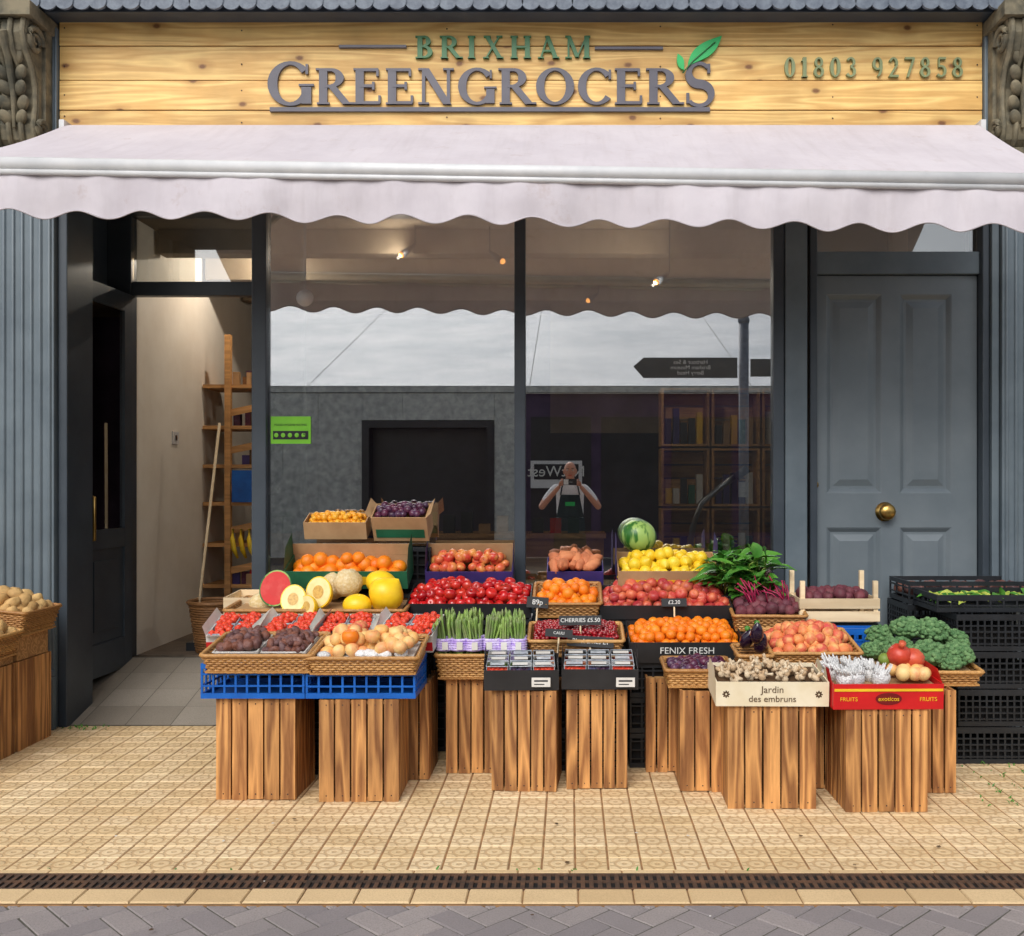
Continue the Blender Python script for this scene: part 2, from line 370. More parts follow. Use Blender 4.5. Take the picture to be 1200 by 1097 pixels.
# recess
mb.box(-3.6,-3.3,.351,1.3,0,3.4,NAVYD)
fz=.25
mb.box(-3.3,-3.13,1.0,1.1,fz,3.4,NAVYD); mb.box(-2.25,-2.16,1.0,1.08,fz,3.4,NAVYD)
mb.box(-3.129,-2.251,1.0,1.08,2.83,2.93,NAVYD); mb.box(-1.97,-1.9,1.0,1.08,fz,3.4,NAVYD)
mb.box(-1.93,-1.88,.061,.999,.0,.8,NAVYD)
# right door surround
xa,xb=X(945,.1),X(1146,.1)
mb.box(xa,xa+.045,.0,.12,0,3.4,NAVYD); mb.box(xb-.02,xb+.03,.0,.12,0,3.4,NAVYD)
mb.box(xa+.046,xb-.021,.02,.12,Z(324,.1),Z(298,.1),NAVY); mb.box(xa+.046,xb-.021,.02,.12,Z(262,.1),3.4,NAVY)
mb.box(xa,xb,-.02,.3,0,.12,RAMPM)
mb.fin('shopfront_frame',shop,bevel=.006)
d0,d1=xa+.05,xb-.025; dt=Z(325,.1); mb=MB()
def panelled(mb,x0,x1,z0,z1,y,mat,panels):
    """door face at y; panels: list of x0,x1,z0,z1 recessed with raised field"""
    xs=sorted(set([x0,x1]+[p[0] for p in panels]+[p[1] for p in panels])); zs=sorted(set([z0,z1]+[p[2] for p in panels]+[p[3] for p in panels]))
    mb.box(x0,x1,y+.022,y+.05,z0,z1,mat)
    for i in range(len(xs)-1):
        for j in range(len(zs)-1):
            cx=(xs[i]+xs[i+1])/2;cz=(zs[j]+zs[j+1])/2
            if not any(p[0]<cx<p[1] and p[2]<cz<p[3] for p in panels):
                mb.add([(xs[i],y,zs[j]),(xs[i+1],y,zs[j]),(xs[i+1],y,zs[j+1]),(xs[i],y,zs[j+1])],[(0,1,2,3)],mat)
    for p in panels:
        a,b,c,d=p; m=.03
        ring=lambda o,yy:[(a+o,yy,c+o),(b-o,yy,c+o),(b-o,yy,d-o),(a+o,yy,d-o)]
        vs=ring(0,y)+ring(.008,y+.004)+ring(m,y+.0218)+ring(.045,y+.0218)+ring(.085,y+.006)
        fs=[(16,17,18,19)]
        for q in range(4):
            for e in range(4): fs.append((q*4+e,q*4+(e+1)%4,q*4+4+(e+1)%4,q*4+4+e))
        mb.add(vs,fs,mat)
P=lambda a,b,c,d:(X(a,.06),X(b,.06),Z(d,.06),Z(c,.06))
panelled(mb,d0,d1,.13,dt,.055,DOORM,[P(968,1033,345,578),P(1054,1115,345,578),P(968,1033,618,790),P(1054,1115,618,790)])
mb.ell((X(1040,.0),.0,Z(600,.0)),(.052,.03,.052),BRASS,nu=20,nv=12); mb.tube([(X(1040,0),.06,Z(600,0)),(X(1040,0),.0,Z(600,0))],.02,BRASS,10)
mb.tube([(X(1040,0),.056,Z(600,0)),(X(1040,0),.048,Z(600,0))],.06,BRASS,20)
mb.tube([(X(955,.05),.056,Z(568,.05)),(X(955,.05),.042,Z(568,.05))],.022,BRASS,14)
mb.fin('side_door',shop)
# shop entry door leaf (opened outward)
mb=MB(); mb.M=Matrix.Translation((-3.16,.99,0))@Matrix.Rotation(math.radians(-92.5),4,'Z')
L=.7
def leaf(x0,x1,z0,z1,m=NAVYD,y0=0,y1=.045): mb.box(x0,x1,y0,y1,z0,z1,m)
leaf(0,.11,.2,2.83); leaf(L-.11,L,.2,2.83); leaf(.111,L-.111,2.7,2.83); leaf(.111,L-.111,1.05,1.18); leaf(.111,L-.111,.2,.42)
leaf(.111,L-.111,.421,1.049,NAVYD,.012,.03); leaf(.18,L-.18,.5,.97,NAVYD,.031,.038)
leaf(.111,L-.111,1.181,2.699,BLACKF,.015,.02); leaf(.111,L-.111,1.181,2.699,GLASST,.0225,.026)
mb.tube([(L-.06,.045,1.42),(L-.06,.1,1.40),(L-.06,.1,1.12),(L-.06,.045,1.10)],.013,BRASS,8); leaf(L-.1,L-.02,1.06,1.1,BRASS,.0455,.052); leaf(L-.1,L-.02,1.4,1.46,BRASS,.0455,.052)
leaf(L+.0005,L+.012,2.15,2.6,CRW,.0,.05); leaf(L-.06,L-.02,1.5,1.62,STEEL,.0455,.05)
mb.fin('entry_door',shop,bevel=.003)
mb=MB()
mb.box(xl,X(603,0)-.001,.01,.016,.821,3.299,GLASS); mb.box(X(616,0)+.001,xr,.01,.016,.821,3.299,GLASS)
mb.box(-3.128,-2.252,1.03,1.036,2.931,3.399,GLASST); mb.box(-2.159,-1.971,1.03,1.036,fz,3.399,CLEAR)
mb.box(-1.905,-1.9,.061,.999,.801,3.399,CLEAR)
mb.box(xa+.046,xb-.021,.06,.066,Z(298,.1)+.001,Z(262,.1)-.001,GLASST); mb.box(xa,xb,.3,.31,2.7,3.4,BLACKF)
mb.fin('window_glass',shop)
mb=MB()
mb.box(-3.3,3.0,1.101,5.4,fz-.1,fz,FLOORI); mb.box(-1.88,2.0,.11,1.1,0,fz-.01,FLOORI)
mb.box(-3.22,-3.131,1.101,5.4,fz,3.4,CREAM); mb.box(2.05,2.15,.21,5.4,fz,3.4,CEIL)
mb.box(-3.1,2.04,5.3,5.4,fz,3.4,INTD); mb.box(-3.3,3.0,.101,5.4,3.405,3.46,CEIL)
for yy in (1.4,2.4,3.4): mb.box(-3.1,2.0,yy,yy+.16,3.22,3.4,CEIL)
mb.box(-.2,2.04,4.1,4.16,2.0,3.4,CEIL)
mb.box(-1.85,2.02,.1,.62,.76,.84,PALE)
mb.fin('shop_interior',shop,bevel=0)
mb=MB()
for i in range(5):
    for j in range(4):
        xx=-3.3+i*.28; ya=.0+j*.25; s=fz/1.02
        vs=[(xx+.002,ya+.002,ya*s+.004),(xx+.278,ya+.002,ya*s+.004),(xx+.278,ya+.248,(ya+.25)*s+.004),(xx+.002,ya+.248,(ya+.25)*s+.004)]
        mb.add(vs,[(0,1,2,3)],RAMPM)
mb.add([(-3.3,0,0),(-1.9,0,0),(-1.9,1.02,fz),(-3.3,1.02,fz),(-3.3,1.02,-.05),(-1.9,1.02,-.05)],[(0,1,2,3),(0,3,4),(1,5,2)],MORTG)
mb.fin('entry_ramp',shop)
mb=MB()
mb.box(-4.2,3.7,-.26,.3,4.42,4.7,NAVY); mb.box(-4.2,3.7,-.34,.3,4.701,4.8,LEAD); mb.box(-4.0,3.5,-.2,.3,4.3,4.418,NAVYD)
x=-4.2
while x<3.7:
    w=.098; pts=[(x,4.44)]+[(x+w/2-w/2*math.cos(a),4.325-.04*math.sin(a)) for a in [math.pi*k/8 for k in range(9)]]+[(x+w,4.44)]
    mb.prism(pts,-.275-.008*(int(x*50)%2),-.262,LEAD); x+=w
mb.box(-7.5,7,0.301,.6,4.3,7.6,RENDER)
for c in (-2,0.2,2.4):
    mb.box(c-.5,c+.5,.27,.3,5.3,6.9,WHT); mb.box(c-.44,c+.44,.25,.268,5.36,6.84,BLACKF); mb.box(c-.45,c+.45,.235,.249,6.08,6.13,WHT)
mb.box(-8.5,-3.53,-.0,.6,0,4.3,RENDER); mb.box(3.03,8,-.0,.6,0,4.3,RENDER)
mb.box(-8.5,-3.61,.601,6,0,7.6,RENDER); mb.box(3.03,8,.601,6,0,7.6,RENDER); mb.box(-8.5,8,5.41,6,0,7.6,RENDER); mb.box(-3.3,3.02,.601,5.4,7.3,7.6,RENDER)
mb.box(-3.6,-3.31,1.301,5.4,0,7.6,RENDER); mb.box(-3.3,3.02,.601,5.4,3.5,3.6,RENDER)
mb.fin('upper_facade',shop,bevel=.004)
def corbel(cx):
    mb=MB()
    mb.box(cx-.15,cx+.15,-.16,0,3.5,4.29,STONEC)
    prof=[(-.16,3.5),(-.2,3.54),(-.22,3.62),(-.2,3.72),(-.2,3.84),(-.24,3.95),(-.31,4.03),(-.345,4.12),(-.33,4.2),(-.16,4.2)]
    vs=[];fs=[]; n=len(prof)
    for s_ in (-.13,.13): vs+=[(cx+s_,p[0],p[1]) for p in prof]
    for i in range(n-1): fs.append((i,i+1,n+i+1,n+i))
    fs+=[tuple(range(n)),tuple(range(2*n-1,n-1,-1))]; mb.add(vs,fs,STONEC)
    for side in (-1,1):
        for (yy,zc,rr) in ((-.26,4.1,.085),(-.18,3.6,.06)):
            pts=[]
            for k in range(24):
                a=k*.5; r=rr*(1-k/27); pts.append((cx+side*.14,yy+r*math.cos(a),zc+r*math.sin(a)))
            mb.tube(pts,[.02*(1-k/40) for k in range(24)],STONEC,7)
    for side in (-.11,-.037,.037,.11):
        mb.tube([(cx+side,p[0]-.006,p[1]) for p in prof[:-1]],.017,STONEC,7)
    for k in range(6):
        z=3.66+k*.085; u=(z-3.5)/.7; yy=-.215-.11*max(0,u-.35)
        for sx in (-1,1): mb.ell((cx+sx*(.045+.01*(k%2)),yy-.02,z),(.036,.022,.052),STONEC,rot=(.5,sx*.75,0),nu=10,nv=7)
    mb.tube([(cx,-.23,3.6),(cx,-.24,3.8),(cx,-.3,4.0),(cx,-.37,4.12)],[.01,.018,.022,.03],STONEC,8)
    mb.box(cx-.17,cx+.17,-.38,-.001,4.205,4.29,STONEC); mb.box(cx-.16,cx+.16,-.2,-.001,3.42,3.495,STONEC)
    mb.fin('carved_corbel',shop,bevel=.005)
corbel(X(20,-.2)); corbel(X(1190,-.2)+.03)
# ---------------------------------------------------------------- sign board
sign=empty('shop_sign')
mb=MB(); fx0,fx1=X(71,-.05),X(1150,-.05); zs=[Z(148,-.05)-.03,Z(130,-.05),Z(95,-.05),Z(55,-.05),Z(16,-.05)]
for i in range(4): mb.box(fx0,fx1,-.06-.003*(i%2),-.0055,zs[i]+.0035,zs[i+1]-.0035,FASC,t=[.4,.6,.35,.5][i])
mb.box(fx0,fx1,-.04,-.002,zs[0],zs[-1],DRK)
for i in range(4):
    for xx in (fx0+.03,-2.0,-.75,.55,1.6,fx1-.03): mb.ell((xx,-.063,(zs[i]+zs[i+1])/2+U(-.03,.03)),(.005,.003,.005),IRON,nu=6,nv=4)
mb.fin('fascia_boards',sign,bevel=.004)
T,th=.2,.08
def glyph(mb,ch,ox,oz,h,mat,yf,wx=1.0):
    lay=[0]
    def q(pts): 
        lay[0]+=1; P=[(ox+p[0]*h*wx,oz+p[1]*h) for p in pts]
        mb.prism(P,yf-.0004*lay[0],yf+.02,mat)
    def strip(pts,ws):
        n=len(pts); lay[0]+=1; A=[];B=[]
        for i,p in enumerate(pts):
            a=pts[max(i-1,0)];b=pts[min(i+1,n-1)]; dx,dy=b[0]-a[0],b[1]-a[1]; l=math.hypot(dx,dy) or 1; nx,ny=-dy/l,dx/l; w=ws[i]/2
            A.append((p[0]+nx*w,p[1]+ny*w)); B.append((p[0]-nx*w,p[1]-ny*w))
        yq=yf-.0004*lay[0]; vs=[]
        for s_ in (A,B):
            for p in s_: vs.append((ox+p[0]*h*wx,yq,oz+p[1]*h))
        for s_ in (A,B):
            for p in s_: vs.append((ox+p[0]*h*wx,yf+.02,oz+p[1]*h))
        fs=[]
        for i in range(n-1):
            fs+=[(i,i+1,n+i+1,n+i),(i,2*n+i,2*n+i+1,i+1),(n+i,n+i+1,3*n+i+1,3*n+i)]
        fs+=[(0,n,3*n,2*n),(n-1,3*n-1,4*n-1,2*n-1)]
        mb.add(vs,fs,mat)
    def V(x,a=0,b=1,w=T): q([(x-w/2,a),(x+w/2,a),(x+w/2,b),(x-w/2,b)])
    def H(a,b,y,w=th): q([(a,y-w/2),(b,y-w/2),(b,y+w/2),(a,y+w/2)])
    def D(p,r,w): q([(p[0]-w/2,p[1]),(p[0]+w/2,p[1]),(r[0]+w/2,r[1]),(r[0]-w/2,r[1])])
    def S(x,y,w=.3): H(x-w/2,x+w/2,y+(.025 if y<.5 else -.025),.05)
    def A(cx,cy,rx,ry,a0,a1,tk=T,n=22):
        pts=[];ws=[]
        for k in range(n+1):
            a=math.radians(a0+(a1-a0)*k/n); w=th+(tk-th)*abs(math.cos(a))**1.5; ws.append(w)
            pts.append((cx+(rx-w/2)*math.cos(a),cy+(ry-w/2)*math.sin(a)))
        strip(pts,ws)
    adv=.8
    if ch=='B': V(.17);S(.14,0);S(.14,1);H(.2,.36,.96);H(.2,.36,.53);H(.2,.36,.04);A(.34,.765,.27,.235,-90,90);A(.34,.275,.34,.275,-90,90);adv=.76
    elif ch=='R': V(.17);S(.17,0);S(.14,1);H(.2,.36,.96);H(.2,.4,.5);A(.36,.735,.31,.265,-90,90);D((.74,0),(.38,.5),.2);S(.8,0,.22);adv=.86
    elif ch=='I': V(.18);S(.18,0);S(.18,1);adv=.42
    elif ch=='X': D((.68,0),(.16,1),.18);D((.12,0),(.66,1),.07);S(.12,0,.24);S(.68,0,.28);S(.17,1,.28);S(.66,1,.24);adv=.86
    elif ch=='H': V(.17);V(.7);S(.17,0);S(.17,1);S(.7,0);S(.7,1);H(.2,.7,.5);adv=.92
    elif ch=='A': D((.7,0),(.36,1),.18);D((.1,0),(.38,1),.07);H(.18,.6,.33);S(.1,0,.24);S(.7,0,.28);adv=.84
    elif ch=='M': V(.15,w=.08);V(.88);D((.5,.05),(.16,1),.16);D((.5,.05),(.88,1),.07);S(.15,0,.26);S(.88,0);S(.12,1,.2);S(.92,1,.2);adv=1.1
    elif ch=='G': A(.5,.5,.46,.52,42,318);V(.82,.03,.42);S(.82,.44,.3);V(.83,.72,.95,.05);adv=1.0
    elif ch=='C': A(.48,.5,.45,.52,42,318);V(.8,.7,.96,.06);adv=.88
    elif ch=='E': V(.17);S(.12,0,.2);S(.12,1,.2);H(.17,.62,.96);H(.17,.66,.04);H(.17,.5,.51);V(.6,.78,.97,.06);V(.65,.03,.24,.06);V(.5,.4,.62,.06);adv=.76
    elif ch=='N': V(.15,w=.08);V(.75,w=.08);D((.72,.0),(.18,1),.2);S(.15,0,.26);S(.75,1,.26);S(.12,1,.2);adv=.92
    elif ch=='O': A(.48,.5,.46,.52,0,360,n=40);adv=.98
    elif ch=='0': A(.33,.5,.3,.5,0,360,n=36);adv=.72
    elif ch=='S':
        pts=[];ws=[]
        for k in range(41):
            u=k/40
            if u<.5: a=math.radians(35+(270-35)*u*2); pts.append((.33+.21*math.cos(a),.73+.24*math.sin(a)))
            else: a=math.radians(90-(90+145)*(u-.5)*2); pts.append((.33+.24*math.cos(a),.24+.25*math.sin(a)))
            ws.append(.08+.13*math.exp(-((u-.5)/.2)**2))
        strip(pts,ws); V(.52,.74,.96,.06);V(.1,.04,.28,.06);adv=.68
    elif ch=='1': V(.25);S(.25,0,.34);D((.1,.8),(.22,.97),.1);adv=.52
    elif ch=='8': A(.33,.75,.24,.25,0,360,.14,30);A(.33,.26,.29,.27,0,360,.16,30);adv=.74
    elif ch=='3': A(.28,.76,.26,.24,-90,150,.14);A(.28,.27,.3,.27,-150,90,.16);adv=.68
    elif ch=='9': A(.32,.68,.28,.32,0,360,.15,30);A(.28,.5,.32,.5,-80,25,.15);adv=.72
    elif ch=='2': A(.3,.72,.26,.28,-30,160,.15);D((.1,.03),(.5,.6),.13);H(.08,.6,.05,.1);adv=.7
    elif ch=='7': H(.06,.6,.95,.1);D((.22,0),(.56,.95),.13);adv=.68
    elif ch=='5': H(.16,.56,.95,.1);V(.17,.5,.95,.07);A(.28,.3,.31,.3,-140,115,.15);adv=.7
    elif ch==' ': adv=.4
    return adv*h*wx
def word(name,body,px0,px1,pyt,pyb,mat,gap=.08,big=None):
    Y=-.08; z0=Z(pyb,Y);h=Z(pyt,Y)-z0; x0=X(px0,Y);x1=X(px1,Y)
    def lay(mb,wx):
        x=x0
        for i,c in enumerate(body):
            hh=h*(big.get(i,1) if big else 1); oz=z0-(hh-h)*.12
            x+=glyph(mb,c,x,oz,hh,mat,Y,wx)+gap*h*wx
        return x-gap*h*wx-x0
    w=lay(MB(),1); mb=MB(); lay(mb,(x1-x0)/w); mb.fin(name,sign)
word('lettering_top','BRIXHAM',487,694,42,68,LETN,gap=.22)
word('lettering_main','GREENGROCERS',311,840,80,122,LETG,gap=.02,big={0:1.2,11:1.2})
word('lettering_number','01803 927858',919,1131,67,90,LETO,gap=.2)
mb=MB(); Y=-.08
for a,b,c,w in ((397,476,54,3),(697,777,56,3),(316,832,128,5)): mb.box(X(a,Y),X(b,Y),Y,Y+.02,Z(c+w/2,Y),Z(c-w/2,Y),LETG)
def leafshape(a,b,wd,m):
    ax,az=X(a[0],Y),Z(a[1],Y);bx,bz=X(b[0],Y),Z(b[1],Y);dx,dz=bx-ax,bz-az;l=math.hypot(dx,dz);nx,nz=-dz/l,dx/l
    up=[(ax+dx*t+nx*wd*math.sin(math.pi*t**.8),az+dz*t+nz*wd*math.sin(math.pi*t**.8)) for t in [k/12 for k in range(13)]]
    dn=[(ax+dx*t-nx*wd*.8*math.sin(math.pi*t**1.3),az+dz*t-nz*wd*.8*math.sin(math.pi*t**1.3)) for t in [k/12 for k in range(11,0,-1)]]
    mb.prism(up+dn,Y-.004,Y+.016,m)
leafshape((806,78),(846,42),.05,LEAFG); leafshape((802,82),(794,63),.025,LEAFG)
mb.tube([(X(800,Y),Y-.005,Z(86,Y)),(X(812,Y),Y-.008,Z(72,Y)),(X(838,Y),Y-.008,Z(50,Y))],.004,LETN,6)
mb.fin('leaf_motif',sign)
# ---------------------------------------------------------------- awning
aw=empty('shop_awning'); mb=MB()
ax0,ax1=-3.04,2.47; yb,yf=-.12,-1.3; zt_=3.655
def zf(x): return 2.99-.016*(x+.3)
nxx=60;nyy=12; vs=[];fs=[]
for j in range(nyy+1):
    for i in range(nxx+1):
        u=i/nxx;v=j/nyy;x=ax0+(ax1-ax0)*u; z=zt_*(1-v)+(zf(x)+.045)*v-.025*math.sin(math.pi*v)-.006*math.sin(math.pi*v)*math.sin(u*40)
        vs.append((x,yb+(yf-.012-yb)*v,z))
for j in range(nyy):
    for i in range(nxx): a=j*(nxx+1)+i; fs.append((a,a+1,a+nxx+2,a+nxx+1))
mb.add(vs,fs,AWN,True)
vs=[];fs=[];N=500; xs0,xs1=ax0,ax1
for i in range(N+1):
    x=xs0+(xs1-xs0)*i/N; bot=zf(x)-.222+.021*math.cos(2*math.pi*(x-xs0)/.318); yy=yf-.03+.006*math.sin(x*9)+.004*math.sin(x*31)
    for k,q in enumerate((0,.33,.66,1)): vs.append((x,yy*1+.02*q*math.sin(x*5+q)+.006*q*math.sin(x*17)+(.012 if k==0 else 0),zf(x)+.01+(bot-zf(x)-.01)*q))
for i in range(N):
    for k in range(3): a=i*4+k; fs.append((a,a+4,a+5,a+1))
mb.add(vs,fs,AWN,True)
mb.tube([ (v[0],v[1]-.001,v[2]) for v in vs[3::4]],.004,simple('valance_piping',C(190,183,187),rough=.7),5)
mb.fin('canopy',aw)
mb=MB()
pts=[(ax0-.02,yf-.02,zf(ax0)+.018),(ax1+.02,yf-.02,zf(ax1)+.018)]
mb.tube(pts,.034,WHT,14); mb.tube([(p[0],p[1]-.01,p[2]-.04) for p in pts],.015,WHT,8)
mb.tube([(ax0,yb-.0,zt_-.03),(ax1,yb-.0,zt_-.03)],.026,WHT,12)
for s,xx in ((1,ax0+.1),(-1,ax1-.1)):
    mb.tube([(xx,yb,3.57),(xx+s*1.0,-.55,3.3)],.022,WHT,8); mb.tube([(xx+s*1.0,-.55,3.3),(xx+s*.25,yf+.02,zf(xx)+.0)],.02,WHT,8)
for xx in (ax0-.01,ax1+.01): mb.box(xx-.015,xx+.015,yb-.04,-.0,zt_-.07,zt_+.02,WHT)
mb.fin('frame',aw)
# ---------------------------------------------------------------- containers
def slab(mb,w,d,h,mat,inner=None,th_=.006,ends=1.0):
    inner=inner or mat
    mb.box(0,w,0,th_,0,h,mat); mb.box(0,w,d-th_,d,0,h*ends,inner); mb.box(0,th_,th_+.0005,d-th_-.0005,0,h*ends,mat); mb.box(w-th_,w,th_+.0005,d-th_-.0005,0,h*ends,mat); mb.box(th_+.0005,w-th_-.0005,th_+.0005,d-th_-.0005,.0,.01,inner)
def wicker(mb,w,d,h,mat=WICK):
    rows=max(4,int(h/.0105)); fl=.02
    n1=max(10,int(w/.018)); n2=max(6,int(d/.018))
    def loop(o,z,ph,amp=.004,r=.0058):
        pts=[]; cnt=0; x0,y0,x1,y1=-o,-o,w+o,d+o
        L=[((x0,y0),(x1,y0),n1,(0,-1)),((x1,y0),(x1,y1),n2,(1,0)),((x1,y1),(x0,y1),n1,(0,1)),((x0,y1),(x0,y0),n2,(-1,0))]
        for a,b,n,nn in L:
            for i in range(n):
                u=(i+.5)/n; s=amp*(1 if (cnt+ph)%2 else -1); cnt+=1
                pts.append((a[0]+(b[0]-a[0])*u+nn[0]*s,a[1]+(b[1]-a[1])*u+nn[1]*s,z+U(-.0008,.0008)))
        mb.tube(pts,r,mat,5,closed=True)
    for k in range(rows):
        u=k/(rows-1); loop(-.012+fl*u,h*u*.93,k)
    loop(.012,h,0,.001,.011); mb.box(.0,w,.0,d,.0,.008,mat)
def lattice(mb,w,d,h,mat,nx=9,nz=3):
    b=.012
    for z in (0,h-.025): 
        mb.box(0,w,0,b,z,z+.025,mat);mb.box(0,w,d-b,d,z,z+.025,mat);mb.box(0,b,b,d-b,z,z+.025,mat);mb.box(w-b,w,b,d-b,z,z+.025,mat)
    for i in range(nx+1):
        x=(w-b)*i/nx; mb.box(x,x+.010,.002,.010,.026,h-.026,mat); mb.box(x,x+.010,d-.010,d-.002,.026,h-.026,mat)
    ny=max(3,int(nx*d/w))
    for i in range(1,ny):
        y=(d-b)*i/ny; mb.box(.002,.010,y,y+.01,.026,h-.026,mat); mb.box(w-.010,w-.002,y,y+.01,.026,h-.026,mat)
    for j in range(1,nz):
        z=h*j/nz; mb.box(0.001,w-.001,.0005,.0115,z,z+.008,mat); mb.box(.0005,.0112,.013,d-.013,z,z+.008,mat); mb.box(w-.0112,w-.0005,.013,d-.013,z,z+.008,mat)
    mb.box(.013,w-.013,.013,d-.013,.001,.008,mat)
def pile(mb,x0,x1,y0,y1,z,r,mat,heap=.04,kind=None,layers=1,sq=(1,1,.92),stem=None,jit=.34,sp=1.74):
    if layers>1: z-=r*.9
    for L in range(layers):
        ins=L*r*1.2; a0,a1,b0,b1=x0+r+ins,x1-r-ins,y0+r+ins,y1-r-ins
        if a1<a0 or b1<b0: continue
        nx=max(1,int(round((a1-a0)/(sp*r)))+1); ny=max(1,int(round((b1-b0)/(sp*r*.92)))+1)
        for j in range(ny):
            for i in range(nx):
                u=(i+(.5 if j%2 else 0))/max(nx-.5,1); v=j/max(ny-1,1); 
                if u>1 or (L and R()<.12): continue
                x=a0+(a1-a0)*u+U(-jit,jit)*r; y=b0+(b1-b0)*v+U(-jit,jit)*r
                hh=heap*(max(0,math.sin(math.pi*min(max(.08+u*.84,0),1)))**.5)*(max(0,math.sin(math.pi*(.12+v*.76)))**.5)
                s=U(.86,1.12); zz=z+hh+L*r*1.35+U(-.28,.28)*r
                rt=(U(-.9,.9),U(-.9,.9),U(0,6.3)) if kind in('apple',) else (U(0,6.3),U(0,6.3),U(0,6.3))
                mb.ell((x,y,zz),(r*s*sq[0],r*s*sq[1],r*s*sq[2]),mat,rot=rt,kind=kind)
                if stem and R()<.6:
                    m=Euler(rt).to_matrix(); p=Vector((x,y,zz)); mb.tube([p+m@Vector((0,0,r*.6)),p+m@Vector((.1*r,0,r*1.15))],r*.05,stem,4)
def tray(name,px0,px1,pyt,pyb,Y,depth,style,tilt=0,fill=None,rz=0,mat=None,zb=None,ends=1.0,inner=None):
    x0,x1=X(px0,Y),X(px1,Y); z0=Z(pyb,Y) if zb is None else zb; h=Z(pyt,Y)-Z(pyb,Y); w=x1-x0
    mb=MB(); mb.M=Matrix.Translation((x0+w/2,Y,z0))@Matrix.Rotation(math.radians(rz),4,'Z')@Matrix.Translation((-w/2,0,0))@Matrix.Rotation(math.radians(tilt),4,'X')
    if style=='wicker': wicker(mb,w,depth,h,mat or WICK)
    elif style=='card': slab(mb,w,depth,h,mat or KRAFT,inner=inner,ends=ends)
    elif style=='lattice': lattice(mb,w,depth,h,mat or BLKP)
    if fill: fill(mb,w,depth,h)
    ob=mb.fin(name); return ob,(x0,x1,z0,h,w),mb
def slate(px,py,Y,w,h,body,tilt=-.25,size=.03,bm=None,tm=None):
    e=empty('price_board'); mb=MB(); x,z=X(px,Y),Z(py,Y)
    mb.M=Matrix.Translation((x,Y,z))@Matrix.Rotation(tilt,4,'X')@Matrix.Rotation(U(-.08,.08),4,'Y')
    mb.box(-w/2,w/2,0,.004,-h/2,h/2,bm or SLATE); mb.box(-.004,.004,.005,.008,-h/2-.08,h/2-.01,PALE); mb.fin('board',e)
    o=txt(body,(0,0,0),size,tm or CHALK,parent=e,ext=.0005); o.matrix_world=mb.M@Matrix.Translation((0,-.002,0))@Matrix.Rotation(math.pi/2,4,'X')
    return e
def facetext(ob,body,cx,z,size,mat,M): 
    o=txt(body,(0,0,0),size,mat,ext=.0004); o.parent=ob; o.matrix_world=M@Matrix.Translation((cx,-.002,z))@Matrix.Rotation(math.pi/2,4,'X')
def apple_crate(x0,x1,Y,h,d=.34,rz=0,slats=5,z0=0,name='wooden_crate'):
    w=x1-x0; mb=MB(); mb.M=Matrix.Translation((x0+w/2,Y,z0))@Matrix.Rotation(math.radians(rz),4,'Z')@Matrix.Translation((-w/2,0,0))
    g=.008; sw=(w-g*(slats-1))/slats
    for i in range(slats):
        a=i*(sw+g)+U(-.001,.001)
        mb.box(a,a+sw,U(-.002,.001),.012,U(0,.006),h-U(0,.006),CRW); mb.box(a,a+sw,d-.012,d,0,h,CRW)
    ns=4; sd=(d-.03)/ns
    for i in range(ns):
        a=.014+i*sd
        mb.box(.001,.012,a,a+sd-.006,.0,h-.002,CRW); mb.box(w-.012,w-.001,a,a+sd-.006,.0,h-.002,CRW)
    for z in (.0,h-.03):
        mb.box(.013,w-.013,.013,d-.013,z+.002,z+.018,CRWX)
    for cx in (.014,w-.045):
        mb.box(cx,cx+.03,.0125,.04,.02,h-.032,CRW)
    for i in range(slats):
        for z in (.03,h-.03):
            xx=i*(sw+g)+sw/2; mb.ell((xx,-.001,z),(.0035,.002,.0035),IRON,nu=6,nv=4)
    mb.fin(name,bevel=.0025)
def cr(px0,px1,pyb,h,**k):
    Y=1.5*1200/(pyb-565)-CAMD; apple_crate(X(px0,Y),X(px1,Y),Y,h,**k)
cr(253,346,938,.485,rz=-1.5); cr(374,467,940,.485,rz=1); cr(440,503,914,.49); cr(523,596,907,.49); 
cr(576,652,928,.495,rz=-4); cr(664,735,925,.49,rz=1.5); cr(757,822,905,.49); cr(797,850,928,.49,slats=3,rz=-2)
cr(853,956,948,.475,rz=-1); cr(991,1087,952,.47,rz=.5)
cr(1050,1120,930,.5,d=.4); cr(890,985,925,.5,d=.3)
def stack(px0,px1,Y,d,top,n=None,mat=BLKP,name='stacked_plastic_crate'):
    x0,x1=X(px0,Y),X(px1,Y); n=n or max(1,round(top/.22)); h=top/n; mb=MB()
    for i in range(n):
        mb.M=Matrix.Translation((x0+U(-.004,.004),Y,i*h)); lattice(mb,x1-x0,d,h-.004,mat,nx=10,nz=4)
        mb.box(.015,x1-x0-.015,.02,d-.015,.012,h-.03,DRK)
    mb.M=Matrix(); mb.fin(name)
stack(265,475,-.74,.34,.71); stack(340,480,-.4,.18,.86); stack(478,622,-.6,.3,.735); stack(628,702,-.6,.3,.735); stack(705,858,-.6,.3,.735)
stack(722,843,-.4,.2,.86); stack(865,940,-.74,.3,.69); stack(940,1030,-.69,.3,.73)
stack(360,505,-.2,.15,1.115); stack(500,602,-.24,.18,.86); stack(640,706,-.24,.18,.86)
stack(256,500,-1.05,.3,.625); stack(622,728,-.98,.3,.59); stack(738,872,-.93,.3,.555); stack(905,1005,-1.19,.3,.56)
